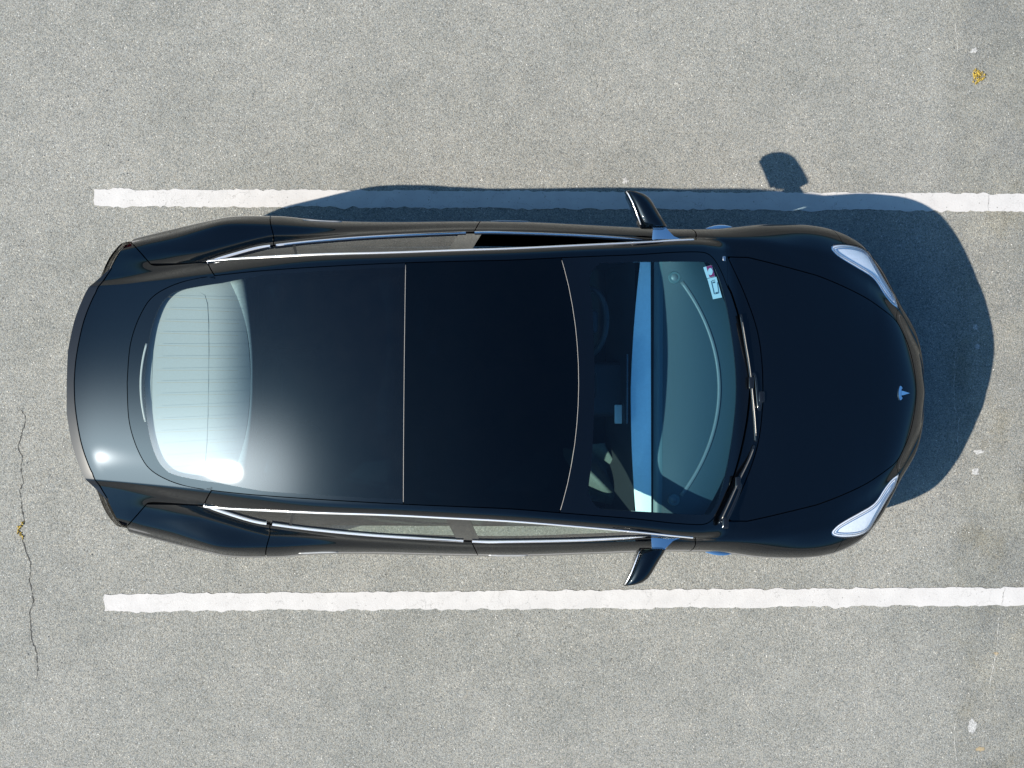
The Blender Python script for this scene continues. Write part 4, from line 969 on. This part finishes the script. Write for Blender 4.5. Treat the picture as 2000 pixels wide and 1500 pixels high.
for a in (math.radians(90), math.radians(-90), math.radians(180)):
    bm = bmesh.new(); rbox(bm, .115*math.cos(a), .115*math.sin(a), -.004, .10 if abs(math.cos(a)) > .5 else .035, .035 if abs(math.cos(a)) > .5 else .10, .012, .004); from_bm('spoke', bm, 'satin', sw, smooth=True)
def seat(x, y, label):
    r = bpy.data.objects.new('seat', None); COL.objects.link(r); r.parent = car; r['label'] = label; r.location = (x, y, 0)
    def cushion(name, c, d, bev, rot=None, mat='seat_white'):
        bm = bmesh.new(); rbox(bm, *c, *d, bev, 4, rot=rot); return from_bm(name, bm, mat, r, smooth=True)
    cushion('base', (.05, 0, .50), (.52, .50, .16), .06)
    cushion('backrest', (-.27, 0, .80), (.15, .48, .60), .06, Matrix.Rotation(math.radians(-22), 4, 'Y'))
    cushion('headrest', (-.42, 0, 1.11), (.10, .26, .16), .04, Matrix.Rotation(math.radians(-14), 4, 'Y'))
seat(-.02, .36, 'driver seat on the upper side of the cabin')
seat(-.02, -.36, 'passenger seat on the lower side of the cabin')
bm = bmesh.new(); rbox(bm, .25, 0, .50, .86, .30, .30, .03); con = from_bm('centre_console', bm, 'seat_black', car, smooth=True)
bm = bmesh.new(); rbox(bm, -.86, 0, .50, .50, 1.28, .18, .06, 4); from_bm('rear_bench', bm, 'seat_white', car, smooth=True)
bm = bmesh.new()
for yy, ww in ((-.42, .42), (0, .38), (.42, .42)): rbox(bm, -1.17, yy, .74, .15, ww, .58, .06, 4, rot=Matrix.Rotation(math.radians(-24), 4, 'Y'))
from_bm('rear_backrest', bm, 'seat_white', car, smooth=True)
for yy in (-.40, 0, .40):
    bm = bmesh.new(); rbox(bm, -1.24, yy, 1.02, .10, .25, .12, .04, 4); from_bm('rear_headrest', bm, 'seat_white', car, smooth=True)
bm = bmesh.new()
V = []; F = []; ny2 = 31; nx2 = 14
for j in range(ny2):
    y = -.57+1.14*j/(ny2-1)
    for i in range(nx2):
        u = i/(nx2-1); xr = -1.915+.22*(abs(y)/.57)**3; xf = -1.325-.09*(abs(y)/.5)**2; x = xr+(xf-xr)*u
        V.append((x, y, top_z(x, y)-.028-.045*u))
for j in range(ny2-1):
    for i in range(nx2-1): F.append((j*nx2+i, j*nx2+i+1, (j+1)*nx2+i+1, (j+1)*nx2+i))
shelf = from_np('parcel_shelf', V, F, 'shelf', car)
bm = bmesh.new(); yy_ = np.linspace(-.53, .53, 41)
tube(bm, [(-1.318-.09*(abs(y)/.5)**2+.02*abs(y), y, top_z(-1.33-.09*(abs(y)/.5)**2, y)-.072) for y in yy_], [.006+.034*(abs(y)/.53)**3 for y in yy_], 10, flat=.5); from_bm('shelf_edge', bm, 'seat_trim', shelf, smooth=True)
bm = bmesh.new()
for sgn in (1,):
    loop = [(-1.83, -.30), (-1.845, 0), (-1.83, .30), (-1.79, .375), (-1.70, .40), (-1.56, .405), (-1.56, -.405), (-1.70, -.40), (-1.79, -.375)]
    L_ = catmull(loop, 6, closed=True); tube(bm, [(x, y, top_z(x, y)-.028-.045*np.clip((x+1.915)/.59, 0, 1)+.0005) for x, y in np.vstack([L_, L_[:1]])], .0013, 4)
from_bm('shelf_groove', bm, 'dash_lip', shelf)
# things left in the car
def cloth():
    r = np.random.default_rng(5); n = 26; V = []; F = []
    ph = r.uniform(0, 6, 6); fr = r.uniform(14, 34, (6, 2))
    for i in range(n):
        for j in range(n):
            u, v = i/(n-1), j/(n-1); x = .36+.24*u+.04*math.sin(5*v); y = -.60+.27*v-.05*u*math.cos(4*v)
            z = .52+.020*sum(math.sin(fr[k, 0]*x+fr[k, 1]*y+ph[k]) for k in range(6))*(.4+.6*math.sin(math.pi*u))
            V.append((x, y, z))
    for i in range(n-1):
        for j in range(n-1): F.append((i*n+j, (i+1)*n+j, (i+1)*n+j+1, i*n+j+1))
    o = from_np('crumpled_cloth', V, F, 'cloth', None); o.parent = None; o.location = (CAR_X, CAR_Y, 0); o.rotation_euler = (0, 0, CAR_YAW)
    md = o.modifiers.new('thick', 'SOLIDIFY'); md.thickness = .004
    tag(o, 'pale crumpled cloth lying in the front passenger footwell, seen through the windscreen', 'cloth')
cloth()
cp = carpt(1210, 809, .662)
bm = bmesh.new(); rbox(bm, cp[0], cp[1], .662, .056, .105, .012, .006); o = from_bm('card_box', bm, 'paper', None, smooth=True, angle=40)
o.location = (CAR_X, CAR_Y, 0); o.rotation_euler = (0, 0, CAR_YAW); tag(o, 'small white card on the centre console, seen through the windscreen', 'card')
def pane_patch(name, corners, mat, parent, n=10, below=.006):
    C4 = [carpt(px, py, top_z(*carpt(px, py, 1.03))) for px, py in corners]; V = []; F = []
    for i in range(n+1):
        for j in range(n+1):
            u, v = i/n, j/n; q = [(C4[0][k]*(1-u)+C4[1][k]*u)*(1-v)+(C4[3][k]*(1-u)+C4[2][k]*u)*v for k in (0, 1)]
            V.append((q[0], q[1], top_z(*q)-below))
    for i in range(n):
        for j in range(n): F.append((i*(n+1)+j, (i+1)*(n+1)+j, (i+1)*(n+1)+j+1, i*(n+1)+j+1))
    return from_np(name, V, F, mat, parent)
def zc_(u, v): return (1330+u/6.82, 480+v/6.82)
st1 = pane_patch('sticker', [zc_(300, 285), zc_(415, 253), zc_(460, 405), zc_(350, 432)], 'sticker_white', car); st1['label'] = 'small red and white sticker'
pane_patch('red_field', [zc_(340, 275), zc_(412, 256), zc_(456, 402), zc_(385, 420)], 'sticker_red', st1, below=.0052)
cxp = [zc_(395+40*math.cos(a)*.8, 342+48*math.sin(a)) for a in np.linspace(0, 2*math.pi, 15)[:-1]]
bm = bmesh.new(); vs = []
for p in cxp:
    q = carpt(p[0], p[1], top_z(*carpt(p[0], p[1], 1.03))); vs.append(bm.verts.new((q[0], q[1], top_z(*q)-.0045)))
bm.faces.new(vs[::-1]); from_bm('round_mark', bm, 'sticker_white', st1)
st2 = pane_patch('sticker', [zc_(355, 437), zc_(476, 410), zc_(552, 685), zc_(430, 710)], 'sticker_white', car); st2['label'] = 'white licence sticker with a dark frame'
for a, b, c, d in (((402, 470), (412, 468), (452, 640), (442, 642)), ((484, 485), (492, 483), (512, 630), (504, 632)), ((415, 460), (455, 450), (457, 458), (417, 468)), ((425, 480), (455, 473), (459, 492), (429, 498)), ((452, 638), (498, 628), (500, 636), (454, 646)), ((462, 620), (492, 613), (496, 632), (466, 640))):
    pane_patch('printed_line', [zc_(*a), zc_(*b), zc_(*c), zc_(*d)], 'sticker_ink', st2, n=2, below=.0048)
for nm, pts in (('roof_seam', [(x, y) for y in np.linspace(-.63, .63, 61) for x in [np.interp(abs(y), [0, .1, .2, .3, .4, .5, .6, .65], [.332, .330, .324, .314, .299, .280, .255, .240])]]), ('roof_seam', [(-.540, y) for y in np.linspace(-.59, .59, 41)])):
    bm = bmesh.new(); tube(bm, [(x, y, top_z(x, y)-.0005) for x, y in pts], .0014, 6, flat=.6); from_bm(nm, bm, 'seam', car, smooth=True)
# heater wires and brake light on the rear screen
bm = bmesh.new()
for k in range(15):
    y0 = -.445+.89*k/14
    pts = [(x, y0*(1-.07*((x+1.81)/.45)), top_z(x, y0)-.004) for x in np.linspace(-1.815+.55*max(0, abs(y0)-.28)**1.3, -1.38, 12)]
    tube(bm, pts, .0005, 4)
hw = from_bm('heater_wires', bm, 'wire', rear_win)
bm = bmesh.new(); tube(bm, [(-1.897+.03*(y/.21)**2, y, top_z(-1.897+.03*(y/.21)**2, y)+.0005) for y in np.linspace(-.20, .20, 24)], .006, 6, flat=.25); from_bm('brake_light', bm, 'lens_grey', rear_win, smooth=True) if 'lens_grey' in M else None
scene['built'] = 1
